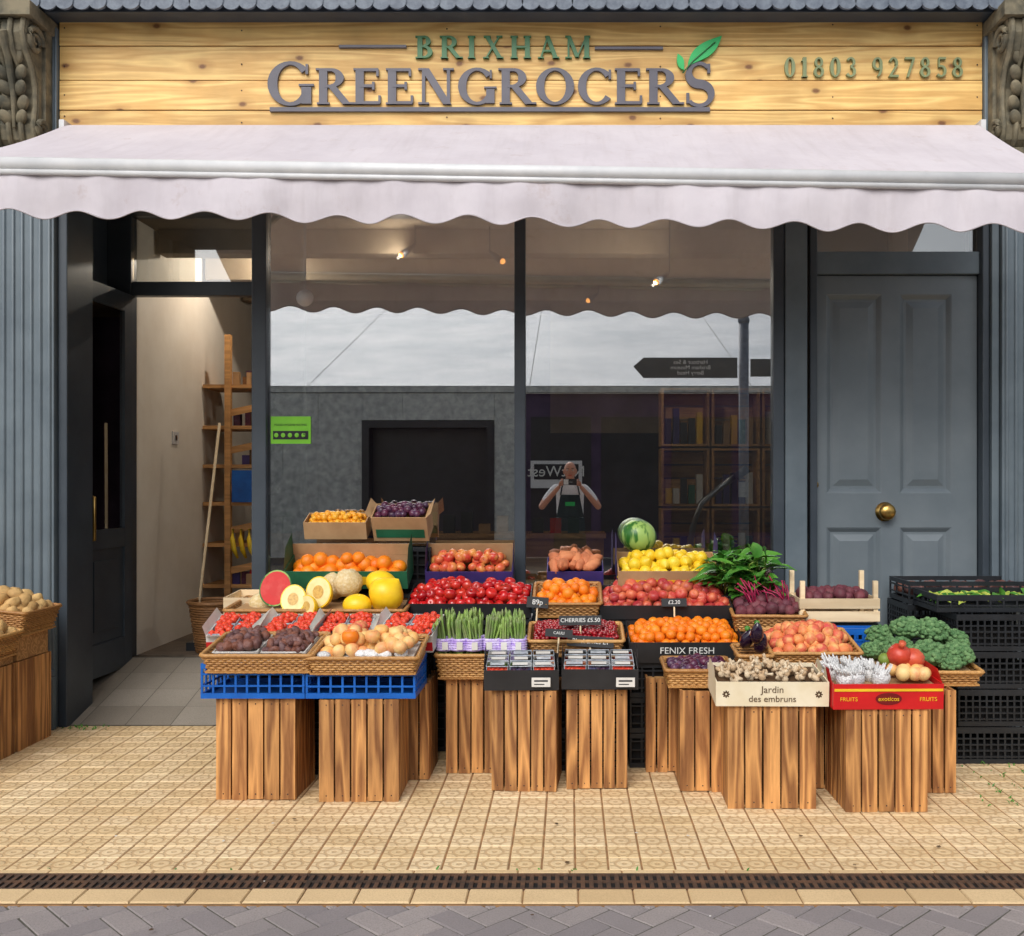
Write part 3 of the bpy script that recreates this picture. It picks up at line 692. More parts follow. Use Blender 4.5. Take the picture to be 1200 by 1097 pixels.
# ---- front row left
tray('blue_plastic_crate',235,357,780,821,-1.5,.38,'lattice',mat=BLUEP,zb=.485)
tray('blue_plastic_crate',358,487,784,823,-1.5,.38,'lattice',mat=BLUEP,zb=.485)
def figs(mb,w,d,h):
    mb.box(.03,w*.48,.03,d-.03,.03,h-.005,WHC); mb.box(w*.52,w-.03,.03,d-.03,.03,h-.005,WHC)
    for a in (.03,w*.52):
        b=a+w*.48-.035
        mb.tube([(a,.03,h+.003),(b,.03,h+.003),(b,d-.03,h+.003),(a,d-.03,h+.003)],.004,WHC,4,closed=True)
    pile(mb,.035,w*.475,.035,d-.03,h+.015,.025,FIG,.02,kind='lump',layers=1,stem=BROWN,sp=1.6); pile(mb,.525*w,w-.035,.035,d-.03,h+.012,.016,FIG,.025,layers=2,sq=(1,1,1.7))
tray('tray_of_figs',240,364,767,789,-1.52,.34,'wicker',8,figs)
def pch(mb,w,d,h):
    mb.box(.02,w-.02,.02,d-.02,.01,h-.02,WHC)
    for i in range(9): mb.ell((U(.05,w-.05),U(.03,.1),h+.0),(.035,.03,.02),NETW,kind='rough',rot=(0,0,U(0,3)))
    pile(mb,.02,w*.6,.05,d-.02,h+.02,.036,PEACHY,.03,layers=2); pile(mb,.6*w,w-.02,.02,d-.02,h+.02,.036,PEACHY,.03,layers=1)
    for k in range(6): mb.ell((U(.08,w-.08),U(.1,d-.06),h+.07),(.037,.037,.034),PEACH if k%2 else PEACHY,kind='apple')
    mb.ell((w*.35,.1,h+.07),(.042,.042,.038),ORG,kind='apple')
tray('tray_of_peaches',363,487,770,791,-1.52,.34,'wicker',8,pch)
def stb(mb,w,d,h):
    mb.box(.0,w,-.002,-.0005,h*.1,h*.62,REDC)
    n=2
    for i in range(n):
        for j in range(2):
            a=.01+i*(w-.02)/n;b=a+(w-.02)/n-.012;c=.01+j*(d-.02)/2;e=c+(d-.02)/2-.012
            mb.box(a,b,c,e,.02,h*.8,PUNN); pile(mb,a,b,c,e,h*.95,.019,STRB,.018,kind='cone',jit=.5)
            mb.tube([(a,c,h+.004),(b,c,h+.004),(b,e,h+.004),(a,e,h+.004)],.0035,PUNN,4,closed=True)
    for s,o in ((0,-.02),(w,.02)): mb.add([(s,0,h),(s,d,h),(s+o,d*.95,h+.045),(s+o,d*.05,h+.045)],[(0,1,2,3)],WHC)
    mb.add([(0,0,h),(w,0,h),(w*.97,-.035,h+.012),(w*.03,-.035,h+.012)],[(0,1,2,3)],WHC)
for a,b,r in ((243,300,5),(300,366,-4),(368,436,3),(438,508,-6)):
    ob,(x0,x1,z0,h,w),m_=tray('carton_of_strawberries',a,b,744,764,-1.1+U(-.02,.02),.33,'card',12,stb,mat=WHC,rz=r)
    facetext(ob,'STRAWBERRIES',w*.5,h*.38,.024,WHC,m_.M@Matrix.Translation((0,-.003,0)))
def mel(mb,w,d,h):
    mb.box(.02,w-.02,.02,d-.02,.01,h-.01,KRAFT)
    def half(c,r,flesh,rind,rot,core=None):
        m=Euler(rot).to_matrix(); vs=[];fs=[];n=24;c=Vector(c)
        for j in range(7):
            th_=math.pi/2*j/6
            for i in range(n): a=2*math.pi*i/n; vs.append(c+m@Vector((r*math.cos(th_)*math.cos(a),r*math.sin(th_),1.2*r*math.cos(th_)*math.sin(a))))
        for j in range(6):
            for i in range(n): a=j*n+i;b=j*n+(i+1)%n; fs.append((a,b,b+n,a+n))
        mb.add(vs,fs,rind,True)
        for rr,mt,dy in ((1.0,rind,0),(.92,flesh,-.0015),(.42,core or flesh,-.003)):
            mb.add([c+m@Vector((rr*r*math.cos(2*math.pi*i/n),dy,1.2*rr*r*math.sin(2*math.pi*i/n))) for i in range(n)],[tuple(range(n))],mt)
    sx=w/205.
    half((sx*50,.12,h+.1),.085,WMRED,WMR,(-.3,.3,.15)); half((sx*76,.03,h+.055),.072,MELF,YMEL,(-.55,-.25,0),YMELC); half((sx*103,.08,h+.085),.078,MELF,YMEL,(-.5,-.5,-.1),YMELC)
    half((sx*94,-.01,h+.025),.058,MELF,YMEL,(-.7,-1.1,0),YMELC)
    mb.ell((sx*134,.17,h+.12),.08,CANT,kind='rough',nu=22,nv=14); mb.ell((sx*150,.05,h+.02),(.08,.07,.06),YMEL,nu=18,nv=12)
    mb.ell((sx*183,.08,h+.075),(.1,.09,.085),YMEL,rot=(0,.7,0),nu=20,nv=12,kind='lemon'); mb.ell((sx*172,.22,h+.11),(.09,.08,.07),YMEL,rot=(0,.3,0),nu=20,nv=12)
    mb.ell((sx*110,.3,h+.08),.075,CANT,kind='rough',nu=22,nv=14); mb.ell((sx*28,.2,h+.0),(.07,.07,.06),CANT,kind='rough')
tray('basket_of_melons',266,472,715,735,-.76,.38,'wicker',4,mel)
tray('wooden_produce_box',262,330,690,716,-.5,.3,'card',3,None,mat=PALE,zb=.72)
def org(mb,w,d,h): 
    pile(mb,.01,w-.01,.02,d-.01,h*.7,.044,ORG,.055,layers=2)
    for s in (-1,1):
        xx=0 if s<0 else w; mb.add([(xx,0,h),(xx,d,h),(xx,d,h+.14),(xx,d*.35,h+.11)],[(0,1,2,3)],GRNC)
    mb.box(0,w,d-.006,d,h+.001,h+.07,KRAFT); mb.box(w*.3,w*.7,-.002,-.0005,h*.25,h*.7,YELC)
tray('box_of_oranges',334,478,668,690,-.44,.24,'card',20,org,mat=GRNC,inner=KRAFT)
tray('box_of_kumquats',357,430,611,632,-.2,.16,'card',20,lambda m,w,d,h:pile(m,.01,w-.01,.01,d,h*.9,.019,KUM,.02,layers=2),mat=KRAFT)
def plb(m,w,d,h):
    pile(m,.01,w-.01,.01,d,h*.95,.024,PLUM,.02,layers=1)
    for s,o in ((0,-.03),(w,.03)): m.add([(s,0,h),(s,d,h),(s+o,d,h+.04),(s+o,0,h+.03)],[(0,1,2,3)],KRAFT)
    m.box(w*.06,w*.94,-.002,-.0005,h*.15,h*.5,GRNC)
tray('box_of_plums',438,503,602,634,-.2,.16,'card',30,plb,mat=KRAFT,rz=-4,inner=KRAFT)
def apb(m,w,d,h):
    pile(m,.01,w-.01,.01,d,h*1.1,.034,REDP,.05,kind='apple',layers=2,stem=BROWN)
    for s in (0,w): m.add([(s,0,h),(s,d,h),(s,d,h+.12),(s,d*.4,h+.1)],[(0,1,2,3)],PURC)
    m.box(0,w,d-.006,d,h+.001,h+.09,KRAFT)
tray('box_of_apples',499,601,668,688,-.26,.19,'card',24,apb,mat=PURC,inner=KRAFT)
tray('box_of_sweet_potatoes',641,707,668,688,-.26,.19,'card',22,lambda m,w,d,h:pile(m,.01,w-.01,.01,d,h*1.0,.034,SWP,.04,kind='lump',layers=1,sq=(1,1,1.8)),mat=PURC)
mb=MB(); mb.ell((X(748,-.14),-.145,1.175),(.112,.1,.1),WMR,rot=(0,.3,.4),nu=28,nv=18); mb.fin('watermelon')
# ---- mid rows
tray('box_of_red_apples',476,622,707,724,-.62,.34,'card',14,lambda m,w,d,h:pile(m,.005,w-.005,.01,d,h*.8,.033,RED,.055,kind='apple',layers=2,stem=BROWN),mat=BLKC)
def asp(mb,w,d,h):
    mb.box(.02,w-.02,.02,d-.02,.01,h*.5,KRAFT)
    nb=6
    for row in range(2):
        for b in range(nb):
            cx=.035+(w-.07)*b/(nb-1)+U(-.004,.004); cy=.05+.1*row+U(-.01,.01); n=16; tl=U(-.03,.03)
            for k in range(n):
                a=R()*6.28;rr=.032*math.sqrt(R()); bx,by=cx+rr*math.cos(a),cy+rr*math.sin(a); H=.25+U(-.03,.03)+row*.02; lx,ly=tl+U(-.025,.025),U(-.005,.03)
                mb.tube([(bx,by,h*.4),(bx+lx*.5,by+ly*.5,h*.4+H*.6),(bx+lx*.9,by+ly*.9,h*.4+H*.85),(bx+lx,by+ly,h*.4+H*.93),(bx+lx,by+ly,h*.4+H)],[.0065,.006,.0055,.0075,.0015],ASPG,6)
            ring=[(cx+.04*math.cos(a)+tl*.3,cy+.036*math.sin(a),h*.4+.118) for a in [6.283*q/14 for q in range(14)]]
            for zz in range(5): mb.tube([(p[0],p[1],p[2]+zz*.012-.02) for p in ring],.009,LILAC,5,closed=True)
            mb.box(cx-.015,cx+.015,cy-.0475,cy-.0465,h*.4+.1,h*.4+.14,WHC)
tray('basket_of_asparagus',513,616,769,797,-1.08,.26,'wicker',0,asp,zb=.495)
tray('basket_of_small_oranges',628,702,706,724,-.62,.32,'wicker',14,lambda m,w,d,h:pile(m,.005,w-.005,.01,d,h*.85,.033,ORG,.045,layers=2))
def cher(m,w,d,h): m.box(.02,w-.02,.02,d-.02,.01,h-.015,CHER); pile(m,.01,w-.01,.01,d-.01,h-.0,.0125,CHER,.04,layers=2,stem=GSTEM,jit=.4)
tray('basket_of_cherries',622,728,750,770,-1.0,.28,'wicker',10,cher)
def pun(mb,w,d,h):
    for s in (0,1):
        xx=.0 if s==0 else w; mb.add([(xx,.0,h),(xx,d,h),(xx,d*.8,h+.07),(xx,d*.25,h+.06)],[(0,1,2,3)],BLKC)
    for i in range(3):
        for j in range(3):
            a=.012+i*(w-.024)/3;b=a+(w-.024)/3-.008;c=.012+j*(d-.024)/3;e=c+(d-.024)/3-.008
            pile(mb,a,b,c,e,h*.9,.009,BERRY if (i+j)%2 else STRB,.006,jit=.3); mb.box(a,b,c,e,h*.98+.016,h*.98+.018,CLEAR)
            mb.box(a+U(.008,.02),b-.018,c+.02,e-.025,h+.018,h+.0185,WHC if (i+j)%3 else PUNN)
            for (p,q) in ((a,c),(b-.003,c),(a,e-.003),(b-.003,e-.003)): mb.box(p,p+.003,q,q+.003,.01,h+.014,PUNN)
            mb.tube([(a,c,h+.016),(b,c,h+.016),(b,e,h+.016),(a,e,h+.016)],.0025,PUNN,4,closed=True)
tray('carton_of_berries',567,655,789,813,-1.36,.32,'card',6,pun,mat=BLKC,rz=2,zb=.495); tray('carton_of_berries',658,748,789,813,-1.34,.32,'card',6,pun,mat=BLKC,rz=-1,zb=.495)
mb=MB()
for a in (623,722): mb.box(X(a,-1.375),X(a+22,-1.375),-1.378,-1.377,.515,.56,WHC); mb.box(X(a+3,-1.375),X(a+19,-1.375),-1.3785,-1.3782,.54,.548,BLKC); mb.box(X(a+3,-1.375),X(a+15,-1.375),-1.3785,-1.3782,.525,.53,BLKC)
mb.fin('carton_label')
def lem(mb,w,d,h):
    pile(mb,.01,w-.01,.02,d-.01,h*.7,.037,LEM,.055,kind='lemon',layers=2)
    for xx in (-.004,w+.004): mb.add([(xx,0,0),(xx,d,0),(xx,d,h+.13),(xx,d*.5,h+.13),(xx,d*.3,h)],[(0,1,2,3,4)],PURC)
    mb.box(w*.1,w*.9,-.002,-.0005,h*.1,h*.5,YELC)
tray('box_of_lemons',724,842,668,690,-.42,.3,'card',18,lem,mat=KRAFT)
def nec(m,w,d,h): pile(m,.005,w-.005,.01,d,h*.75,.034,NECT,.06,kind='apple',layers=2)
tray('box_of_nectarines',703,858,709,726,-.62,.34,'card',14,nec,mat=BLKC)
ob,(x0,x1,z0,h,w),m_=tray('box_of_clementines',737,873,752,777,-.95,.36,'card',11,lambda m,w,d,h:pile(m,.005,w-.005,.01,d,h*.75,.030,ORG,.045,layers=2),mat=BLKC)
facetext(ob,'FENIX FRESH',w*.5,h*.6,.05,CHALK,m_.M)
tray('basket_of_plums',783,858,791,812,-1.3,.26,'wicker',3,lambda m,w,d,h:pile(m,.005,w-.005,.01,d,h*.9,.025,PLUM,.015,layers=1,sp=1.6),zb=.495)
def leafblade(mb,base,dirv,L,Wd,mat,curl=.3):
    d=Vector(dirv).normalized(); side=d.cross(Vector((U(-.3,.3),U(-.6,.1),1))).normalized(); nrm=side.cross(d); vs=[];fs=[];n=6
    for i in range(n+1):
        t=i/n; c=Vector(base)+d*L*t+Vector((0,0,-curl*L*t*t)); w=Wd*math.sin(math.pi*(.08+.9*t)**.8)
        for s in (-1,-.5,0,.5,1): vs.append(c+side*w*s+nrm*(abs(s)*.35*w+U(-.12,.12)*Wd))
    for i in range(n):
        for s in range(4): a=i*5+s; fs.append((a,a+1,a+6,a+5))
    mb.add(vs,fs,mat,True)
def beets(m,w,d,h):
    pile(m,.005,w-.005,.01,d,h*1.0,.036,BEET,.04,kind='lump',layers=1)
    for k in range(26):
        b=Vector((U(.05,w-.05),U(.08,.2),h+.03)); e=b+Vector((U(-.12,.02),U(0,.1),U(.06,.14))); m.tube([b,(b+e)/2+Vector((0,0,.02)),e],.004,STEMR,5)
tray('basket_of_beetroot',862,942,721,740,-.76,.3,'wicker',8,beets,rz=-3)
mb=MB()
for k in range(210):
    bx=X(U(836,893),-.35); b=Vector((bx,U(-.55,-.28),U(.84,1.05))); ang=U(-1.3,1.1)
    d=Vector((math.sin(ang),U(-.7,.1),U(.25,1)*math.cos(ang))); Ls=U(.06,.2)
    mb.tube([b-Vector((0,-.05,.05)),b,b+d*.04],.004,GSTEM,4); leafblade(mb,b+d*.03,d,Ls,U(.018,.042),LEAF,U(.2,.6))
mb.fin('bunch_of_chard')
stack(838,900,-.5,.3,.8)
mb=MB()
for k,(px,py) in enumerate(((887,742),(894,756),(880,752))): mb.ell((X(px,-1.25),-1.25+.05*k,Z(py,-1.25)),(.035,.035,.06),AUB,rot=(.4,.2*k,0),kind='pear'); mb.ell((X(px,-1.25),-1.25+.05*k,Z(py,-1.25)+.05),(.015,.015,.015),LEAF)
mb.fin('aubergines')
tray('basket_of_aubergines',868,903,768,785,-1.27,.2,'wicker',5,None)
x0,x1=X(936,-.7),X(1030,-.7); z0=.735; mb=MB(); w=x1-x0; mb.M=Matrix.Translation((x0,-.72,z0))
for z in (.005,.075): mb.box(0,w,0,.006,z,z+.055,PALE); mb.box(0,w,.3,.306,z,z+.055,PALE); mb.box(0,.006,.007,.299,z,z+.055,PALE); mb.box(w-.006,w,.007,.299,z,z+.055,PALE)
for (a,b) in ((.007,.007),(w-.033,.007),(.007,.275),(w-.033,.275)): mb.box(a,a+.025,b,b+.024,0,.225 if b<.1 else .26,PALE)
mb.box(.007,w-.007,.007,.299,.0,.004,PALE); pile(mb,.03,w-.03,.03,.28,.12,.036,BEET,.03,kind='lump'); mb.fin('pale_wooden_crate')
tray('blue_plastic_crate',945,1032,728,750,-.85,.12,'lattice',mat=BLUEP,zb=.62); 
stack(948,1030,-.85,.12,.615)
def pea(m,w,d,h): pile(m,.005,w-.005,.01,d,h*.95,.034,PEACH,.06,layers=2)
tray('basket_of_nectarines',906,1006,765,788,-1.22,.36,'wicker',10,pea,zb=.56)
def mus(m,w,d,h):
    for k in range(70):
        c=(U(.03,w-.03),U(.03,d-.03),h*.95+U(0,.03)); rt=(U(-1,1),U(-1,1),U(0,6)); m.ell(c,(U(.014,.024),U(.014,.024),U(.01,.016)),MUSH,rot=rt,kind='lump',nu=10,nv=7)
        mm=Euler(rt).to_matrix(); v=mm@Vector((U(-.3,.3),0,1)); m.tube([Vector(c),Vector(c)+v*.02,Vector(c)+v*.04],[.007,.006,.008],MUSH,6)
    m.box(.01,w-.01,.02,d-.01,.012,h*.85,BROWN)
ob,(x0,x1,z0,h,w),m_=tray('carton_of_mushrooms',839,971,798,827,-1.62,.34,'card',5,mus,mat=CRMC,zb=.475,rz=-1)
facetext(ob,'Jardin',w*.5,h*.68,.045,BROWN,m_.M); facetext(ob,'des embruns',w*.5,h*.3,.042,BROWN,m_.M)
mb=MB(); mb.M=m_.M
for s in (0,w): 
    vs=[(s,.03,h),(s,.3,h),(s,.25,h+.05),(s,.08,h+.05)]; mb.add(vs,[(0,1,2,3)],CRMC)
for k in range(8):
    for cxx in (.09,.91): mb.ell((w*cxx+.011*math.cos(k*.785),-.001,h*.5+.011*math.sin(k*.785)),(.007,.001,.004),BROWN,nu=6,nv=4,rot=(0,-k*.785,0))
mb.fin('print').parent=ob
def redb(m,w,d,h):
    m.box(.012,w-.012,.02,d-.01,.012,h*.8,KRAFT)
    for k in range(9):
        a,b=.05+(k%3)*w*.17+U(-.02,.02),.06+(k//3)*.09+U(-.02,.02); c=Vector((a,b,h+.01)); m.ell(c,(.042,.042,.046),NETW,kind='rough')
        tl=Vector((U(-.02,.02),U(-.02,.02),0))
        for q in range(13):
            an=q*.48+U(-.2,.2); m.tube([c+Vector((.03*math.cos(an),.03*math.sin(an),.02)),c+tl+Vector((.036*math.cos(an),.036*math.sin(an),.045+U(0,.02)))],[.009,.004],NETW,4)
    pile(m,.6*w,w-.01,.03,d-.08,h+.02,.034,PEACHY,.01); m.ell((w*.6,.22,h+.06),.03,GSTEM)
    m.ell((w*.72,.2,h+.085),(.056,.056,.052),POM,nu=18,nv=12,kind='rough'); m.tube([(w*.72,.17,h+.13),(w*.72,.15,h+.155)],[.012,.018],POM,7); m.ell((w*.86,.21,h+.065),(.054,.054,.05),POM,nu=18,nv=12,kind='rough')
    m.box(.004,w-.004,-.003,-.001,h*.72,h*.82,YELC); 
    pts=[(w*.5+.06*math.cos(a),h*.42+.028*math.sin(a)) for a in [6.283*q/20 for q in range(20)]]; m.prism(pts,-.0025,-.0005,REDW)
    for s in (0,w): m.add([(s,.02,h),(s,.32,h),(s,.28,h+.05),(s,.08,h+.05)],[(0,1,2,3)],REDC)
ob,(x0,x1,z0,h,w),m_=tray('carton_of_exotic_fruit',976,1106,802,832,-1.66,.36,'card',4,redb,mat=REDC,zb=.47,rz=1)
facetext(ob,'exoticos',w*.5,h*.42,.028,YELC,m_.M@Matrix.Translation((0,-.002,0)))
for a in (.14,.86): facetext(ob,'FRUITS',w*a,h*.4,.026,YELC,m_.M)
def broc(mb,c,r):
    c=Vector(c); mb.tube([c-Vector((0,-.02,r*1.2)),c],[r*.3,r*.45],GSTEM,8)
    mb.ell(c,(r*.88,r*.88,r*.66),BROC,t=.3)
    for k in range(150):
        a=R()*6.283; z=U(-.35,1); q=math.sqrt(max(0,1-z*z)); s=r*U(.12,.2)
        cl=.92+.16*noise.noise(Vector((math.cos(a)*2,math.sin(a)*2,z*2+c.x*9)))
        mb.ell(c+Vector((q*math.cos(a)*r*cl,q*math.sin(a)*r*cl,z*r*.74*cl)),(s,s,s*.8),BROC,nu=8,nv=6)
def brocs(m,w,d,h):
    m.box(.02,w-.02,.02,d-.02,.01,h-.01,KRAFT)
    for (u,v,z,r) in ((.08,.25,.04,.06),(.3,.2,.06,.085),(.55,.1,.06,.09),(.85,.12,.05,.085),(.45,.28,.15,.08),(.7,.27,.14,.085),(.2,.33,.1,.07),(.95,.3,.08,.08),(.72,.05,.03,.06)): broc(m,(u*w,v,h+z),r)
tray('basket_of_broccoli',1030,1148,784,801,-1.28,.38,'wicker',5,brocs,zb=.5)
def bigstack(x0,Y,w,d,n,h):
    mb=MB()
    for i in range(n):
        mb.M=Matrix.Translation((x0+U(-.01,.01),Y+U(-.01,.01),i*h)); lattice(mb,w,d,h-.006,BLKP,nx=16,nz=6)
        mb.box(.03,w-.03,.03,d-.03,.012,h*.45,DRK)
    mb.M=Matrix(); return mb
bigstack(X(1122,-.85),-.85,.6,.4,4,.2).fin('stack_of_black_crates')
bigstack(X(1068,-.5),-.42,.62,.38,4,.2).fin('stack_of_black_crates')
def greens(m,w,d,h):
    for k in range(90):
        b=(U(.03,w-.03),U(.03,d-.03),h*.6); leafblade(m,b,(U(-1,1),U(-1,1),.35),U(.06,.12),.025,LEAF if R()<.5 else LETT,.4)
tray('crate_of_greens',1098,1240,712,732,-.8,.38,'lattice',0,greens,zb=.801)
tray('crate_of_beetroot',1065,1235,676,702,-.42,.36,'lattice',0,lambda m,w,d,h:pile(m,.02,w-.02,.02,d-.02,h*.4,.04,FIG,.02,kind='lump'),zb=.801)
for yy in (-.62,-1.02,-1.42): 
    apple_crate(-3.47,-3.07,yy,.5,d=.38)
def pots(m,w,d,h): pile(m,.005,w-.005,.01,d,h*.95,.038,POT,.06,kind='lump',layers=2,sq=(1,1,1.35))
for i,(yy,zz) in enumerate(((-.62,.69),(-1.04,.6))):
    mb=MB(); mb.M=Matrix.Translation((-3.5,yy,zz-.0))@Matrix.Rotation(math.radians(6),4,'Y'); 
    wicker(mb,.46,.38,.13,WICK); mb.box(.02,.44,.02,.36,.01,.1,KRAFT); pots(mb,.46,.38,.13)
    mb.M=Matrix(); mb.fin('basket_of_potatoes')
mb=MB(); mb.box(-3.46,-3.08,-.6,-.26,.501,.67,CRWX); mb.box(-3.46,-3.08,-1.02,-.64,.501,.58,CRWX); mb.fin('wooden_riser')
slate(680,727,-.98,.22,.05,'CHERRIES £5.50',size=.03); slate(692,752,-1.03,.24,.055,'Blueberries £1',size=.032); slate(565,688,-.3,.2,.05,'GRAPES 2.50',size=.03)
slate(655,688,-.35,.18,.06,'SWEET POTATO',size=.024); slate(835,703,-.5,.2,.05,'SPRING GREENS',size=.022); slate(630,706,-.66,.12,.06,'89p',size=.04)
slate(655,742,-1.1,.14,.04,'CAULI',size=.02); slate(790,706,-.66,.14,.045,'£2.20',size=.03)
mb=MB(); x0,x1=X(317,0),X(364,0); mb.box(x0,x1,.004,.006,Z(520,0),Z(488,0),STKG); mb.box(x0+.015,x1-.015,.002,.0035,Z(515,0),Z(505,0),SLATE)
for k in range(5): mb.ell((x0+.035+k*.042,.001,Z(510,0)),(.014,.001,.014),STKG,nu=12,nv=4)
s_=mb.fin('hygiene_rating_sticker'); txt('FOOD HYGIENE RATING',(X(340.5,0),.0025,Z(498,0)),.018,SLATE,parent=s_,ext=.0005); txt('5',(X(357,0),-.002,Z(510,0)),.045,SLATE,parent=s_,ext=.0005)
mb=MB(); mb.tube([(X(357,0),.008,Z(349,0)),(X(357,0),.004,Z(349,0))],.053,WHT,24); mb.fin('round_window_sticker')
# ---------------------------------------------------------------- interior things
sh=MB()
for z in (.6,.95,1.3,1.62,1.95,2.3): sh.box(-3.12,-2.5,2.4,2.85,z,z+.03,SHW)
for xx in (-2.93,-2.5): sh.box(xx,xx+.05,2.38,2.43,fz,2.75,SHW)
for z in (.72,1.06,1.42,1.74,2.06): sh.add([(-2.88,2.4,z),(-2.5,2.4,z+.08),(-2.5,2.4,z+.14),(-2.88,2.4,z+.06)],[(0,1,2,3)],SHW)
for k in range(46):
    z=random.choice((.63,.98,1.33,1.65,1.98,2.33)); m=random.choice((BROWN,KRAFT,KRAFT,WICKD,PURC,BROWN,RED,PLUM)); xx=U(-2.9,-2.55); sh.box(xx,xx+U(.04,.08),2.42+.001*k,2.5,z,z+U(.06,.16),m)
sh.box(-2.86,-2.68,2.36,2.378,1.33,1.6,BLUEP)
for k in range(4): sh.tube([(-2.85+k*.07,2.36,1.1),(-2.84+k*.07,2.31,1.02),(-2.82+k*.07,2.3,.93),(-2.8+k*.07,2.33,.86)],[.012,.02,.02,.01],LEM,7)
sh.fin('produce_shelf')
mb=MB(); mb.tube([(X(233,1.4),1.3,fz),(X(252,1.4),1.5,1.95)],.011,PALE,8); mb.box(X(225,1.4),X(240,1.4),1.28,1.4,fz,fz+.06,BLKP); mb.fin('broom')
mb=MB(); mb.box(-3.1305,-3.12,1.75,1.87,1.8,1.9,WHT); mb.box(-3.119,-3.116,1.79,1.83,1.83,1.87,STEEL); mb.fin('light_switch')
mb=MB(); x,y=X(250,1.2),1.25
for k in range(20):
    r=.13+.05*k/19; mb.tube([(x+(r+.004*((q+k)%2))*math.cos(q*6.283/24),y+(r+.004*((q+k)%2))*math.sin(q*6.283/24),fz+.01+k*.018) for q in range(24)],.01,WICKD,5,closed=True)
mb.tube([(x+.19*math.cos(q*.2618),y+.19*math.sin(q*.2618),fz+.37) for q in range(24)],.016,WICKD,6,closed=True); mb.fin('wicker_basket')
mb=MB()
for i in range(3):
    for j in range(4):
        x0=X(775,2.2)+i*.42; z0=.3+j*.5; mb.M=Matrix.Translation((x0,2.2,z0))
        for s in range(4): mb.box(.02,.38,.25,.26,.01+s*.115,.11+s*.115,SHW)
        mb.box(0,.02,0,.26,0,.48,SHW); mb.box(.38,.4,0,.26,0,.48,SHW); mb.box(.02,.38,0,.25,0,.015,SHW); mb.box(.02,.38,0,.25,.465,.48,SHW)
        for q in range(5): 
            xx=.04+q*.065; mb.box(xx,xx+.05,.05,.12,.02,.02+U(.12,.3),random.choice((RED,WHC,PURC,KRAFT,GRNC,YELC,BLKC,KRAFT)))
mb.M=Matrix(); mb.fin('crate_shelving')
mb=MB()
mb.box(-1.4,.3,2.8,3.3,fz,1.0,SHW); mb.box(-1.42,.32,2.78,3.32,1.001,1.04,SHW)
for k in range(9): xx=-1.3+k*.16; mb.box(xx,xx+.1,2.9,3.0,1.041,1.041+U(.08,.2),random.choice((KRAFT,GRNC,BLKC,RED)))
mb.fin('shop_counter')
mb=MB(); mb.tube([(X(803,.5),.5,.85),(X(812,.5),.5,1.2),(X(822,.5),.5,1.36),(X(845,.5),.5,1.47),(X(872,.5),.5,1.58)],.02,STEEL,8); mb.tube([(X(862,.5),.49,1.53),(X(876,.5),.49,1.59)],.028,BLKP,8); mb.box(X(865,.5),X(876,.5),.47,.49,1.40,1.5,WHT); mb.fin('scanner_stand')
BULB=bpy.data.materials.new('lamp_glow'); BULB.use_nodes=True; bb=BULB.node_tree.nodes['Principled BSDF']; bb.inputs['Base Color'].default_value=(.5,.2,.05,1); bb.inputs['Emission Color'].default_value=(1,.38,.08,1); bb.inputs['Emission Strength'].default_value=3
for i,(px,py,Yd) in enumerate(((472,298,1.3),(588,306,1.3),(690,352,3.2),(318,296,2.2),(520,316,3.5),(770,330,1.0))):  # rightmost spotlight and its point light are added to brighten the crate shelving
    e=empty('ceiling_spotlight'); mb=MB(); x,z=X(px,Yd),Z(py,Yd); s=1 if i!=1 else -1
    mb.tube([(x+s*.09,Yd,z+.07),(x,Yd,z)],[.012,.03],BLACKF,10); mb.ell((x-s*.006,Yd-.012,z-.004),.022,BULB); mb.tube([(x+s*.09,Yd,z+.07),(x+s*.09,Yd,3.4)],.006,BLACKF,6); mb.fin('lamp',e)
    if i in (0,3,5):
        l=bpy.data.lights.new('bulb','POINT'); l.energy={0:10,3:26,5:22}[i]; l.color=(1,.88,.74); l.shadow_soft_size=.012; lo=bpy.data.objects.new('bulb',l); lo.location=(x-s*.03,Yd-.03,z-.03); sc.collection.objects.link(lo); lo.parent=e
# ---------------------------------------------------------------- street behind (seen in the glass)
op=empty('bank_building'); mb=MB(); YB=-14
def B(px): return (px-668)*(CAMD-YB)/1200
def BZ(py): return EYE-(py-565)*(CAMD-YB)/1200
sl_=math.tan(math.radians(19)); nn=6
for i in range(nn):
    a=-14+i*4.4; z0=3.41; z1=3.41+12*sl_
    mb.add([(a+.008,YB-.0,z0),(a+4.392,YB-.0,z0),(a+4.392,YB-12,z1),(a+.008,YB-12,z1)],[(0,1,2,3)],REFLW)  # pale slope added in place of an upper wall, tilted to catch skylight
mb.add([(-14,YB-.02,3.395),(12.4,YB-.02,3.395),(12.4,YB-12.02,3.395+12*sl_),(-14,YB-12.02,3.395+12*sl_)],[(0,1,2,3)],GRAN)
mb.box(-14,12,YB-.2,YB+.03,3.28,3.39,GRAN)
xg=B(610); oL,oR=B(424),B(579)
def blocks(x0,x1,z0,z1,rows):
    for j in range(rows):
        zz0=z0+(z1-z0)*j/rows; zz1=z0+(z1-z0)*(j+1)/rows; x=x0
        first=1.5 if j%2 else .8
        while x<x1-.01:
            w=min(first,x1-x); first=1.5; mb.box(x+.003,x+w-.003,YB-.2,YB+U(-.003,.003),zz0+.003,zz1-.003,GRAN); x+=w
    mb.box(x0,x1,YB-.3,YB-.02,z0,z1,GRAN)
blocks(-14,oL-.001,0,3.27,4); blocks(oR+.001,xg,0,3.27,4); blocks(oL,oR,2.73,3.27,1)
mb.box(oL,oR,YB-.5,YB-.4,0,2.7,BLACKF)
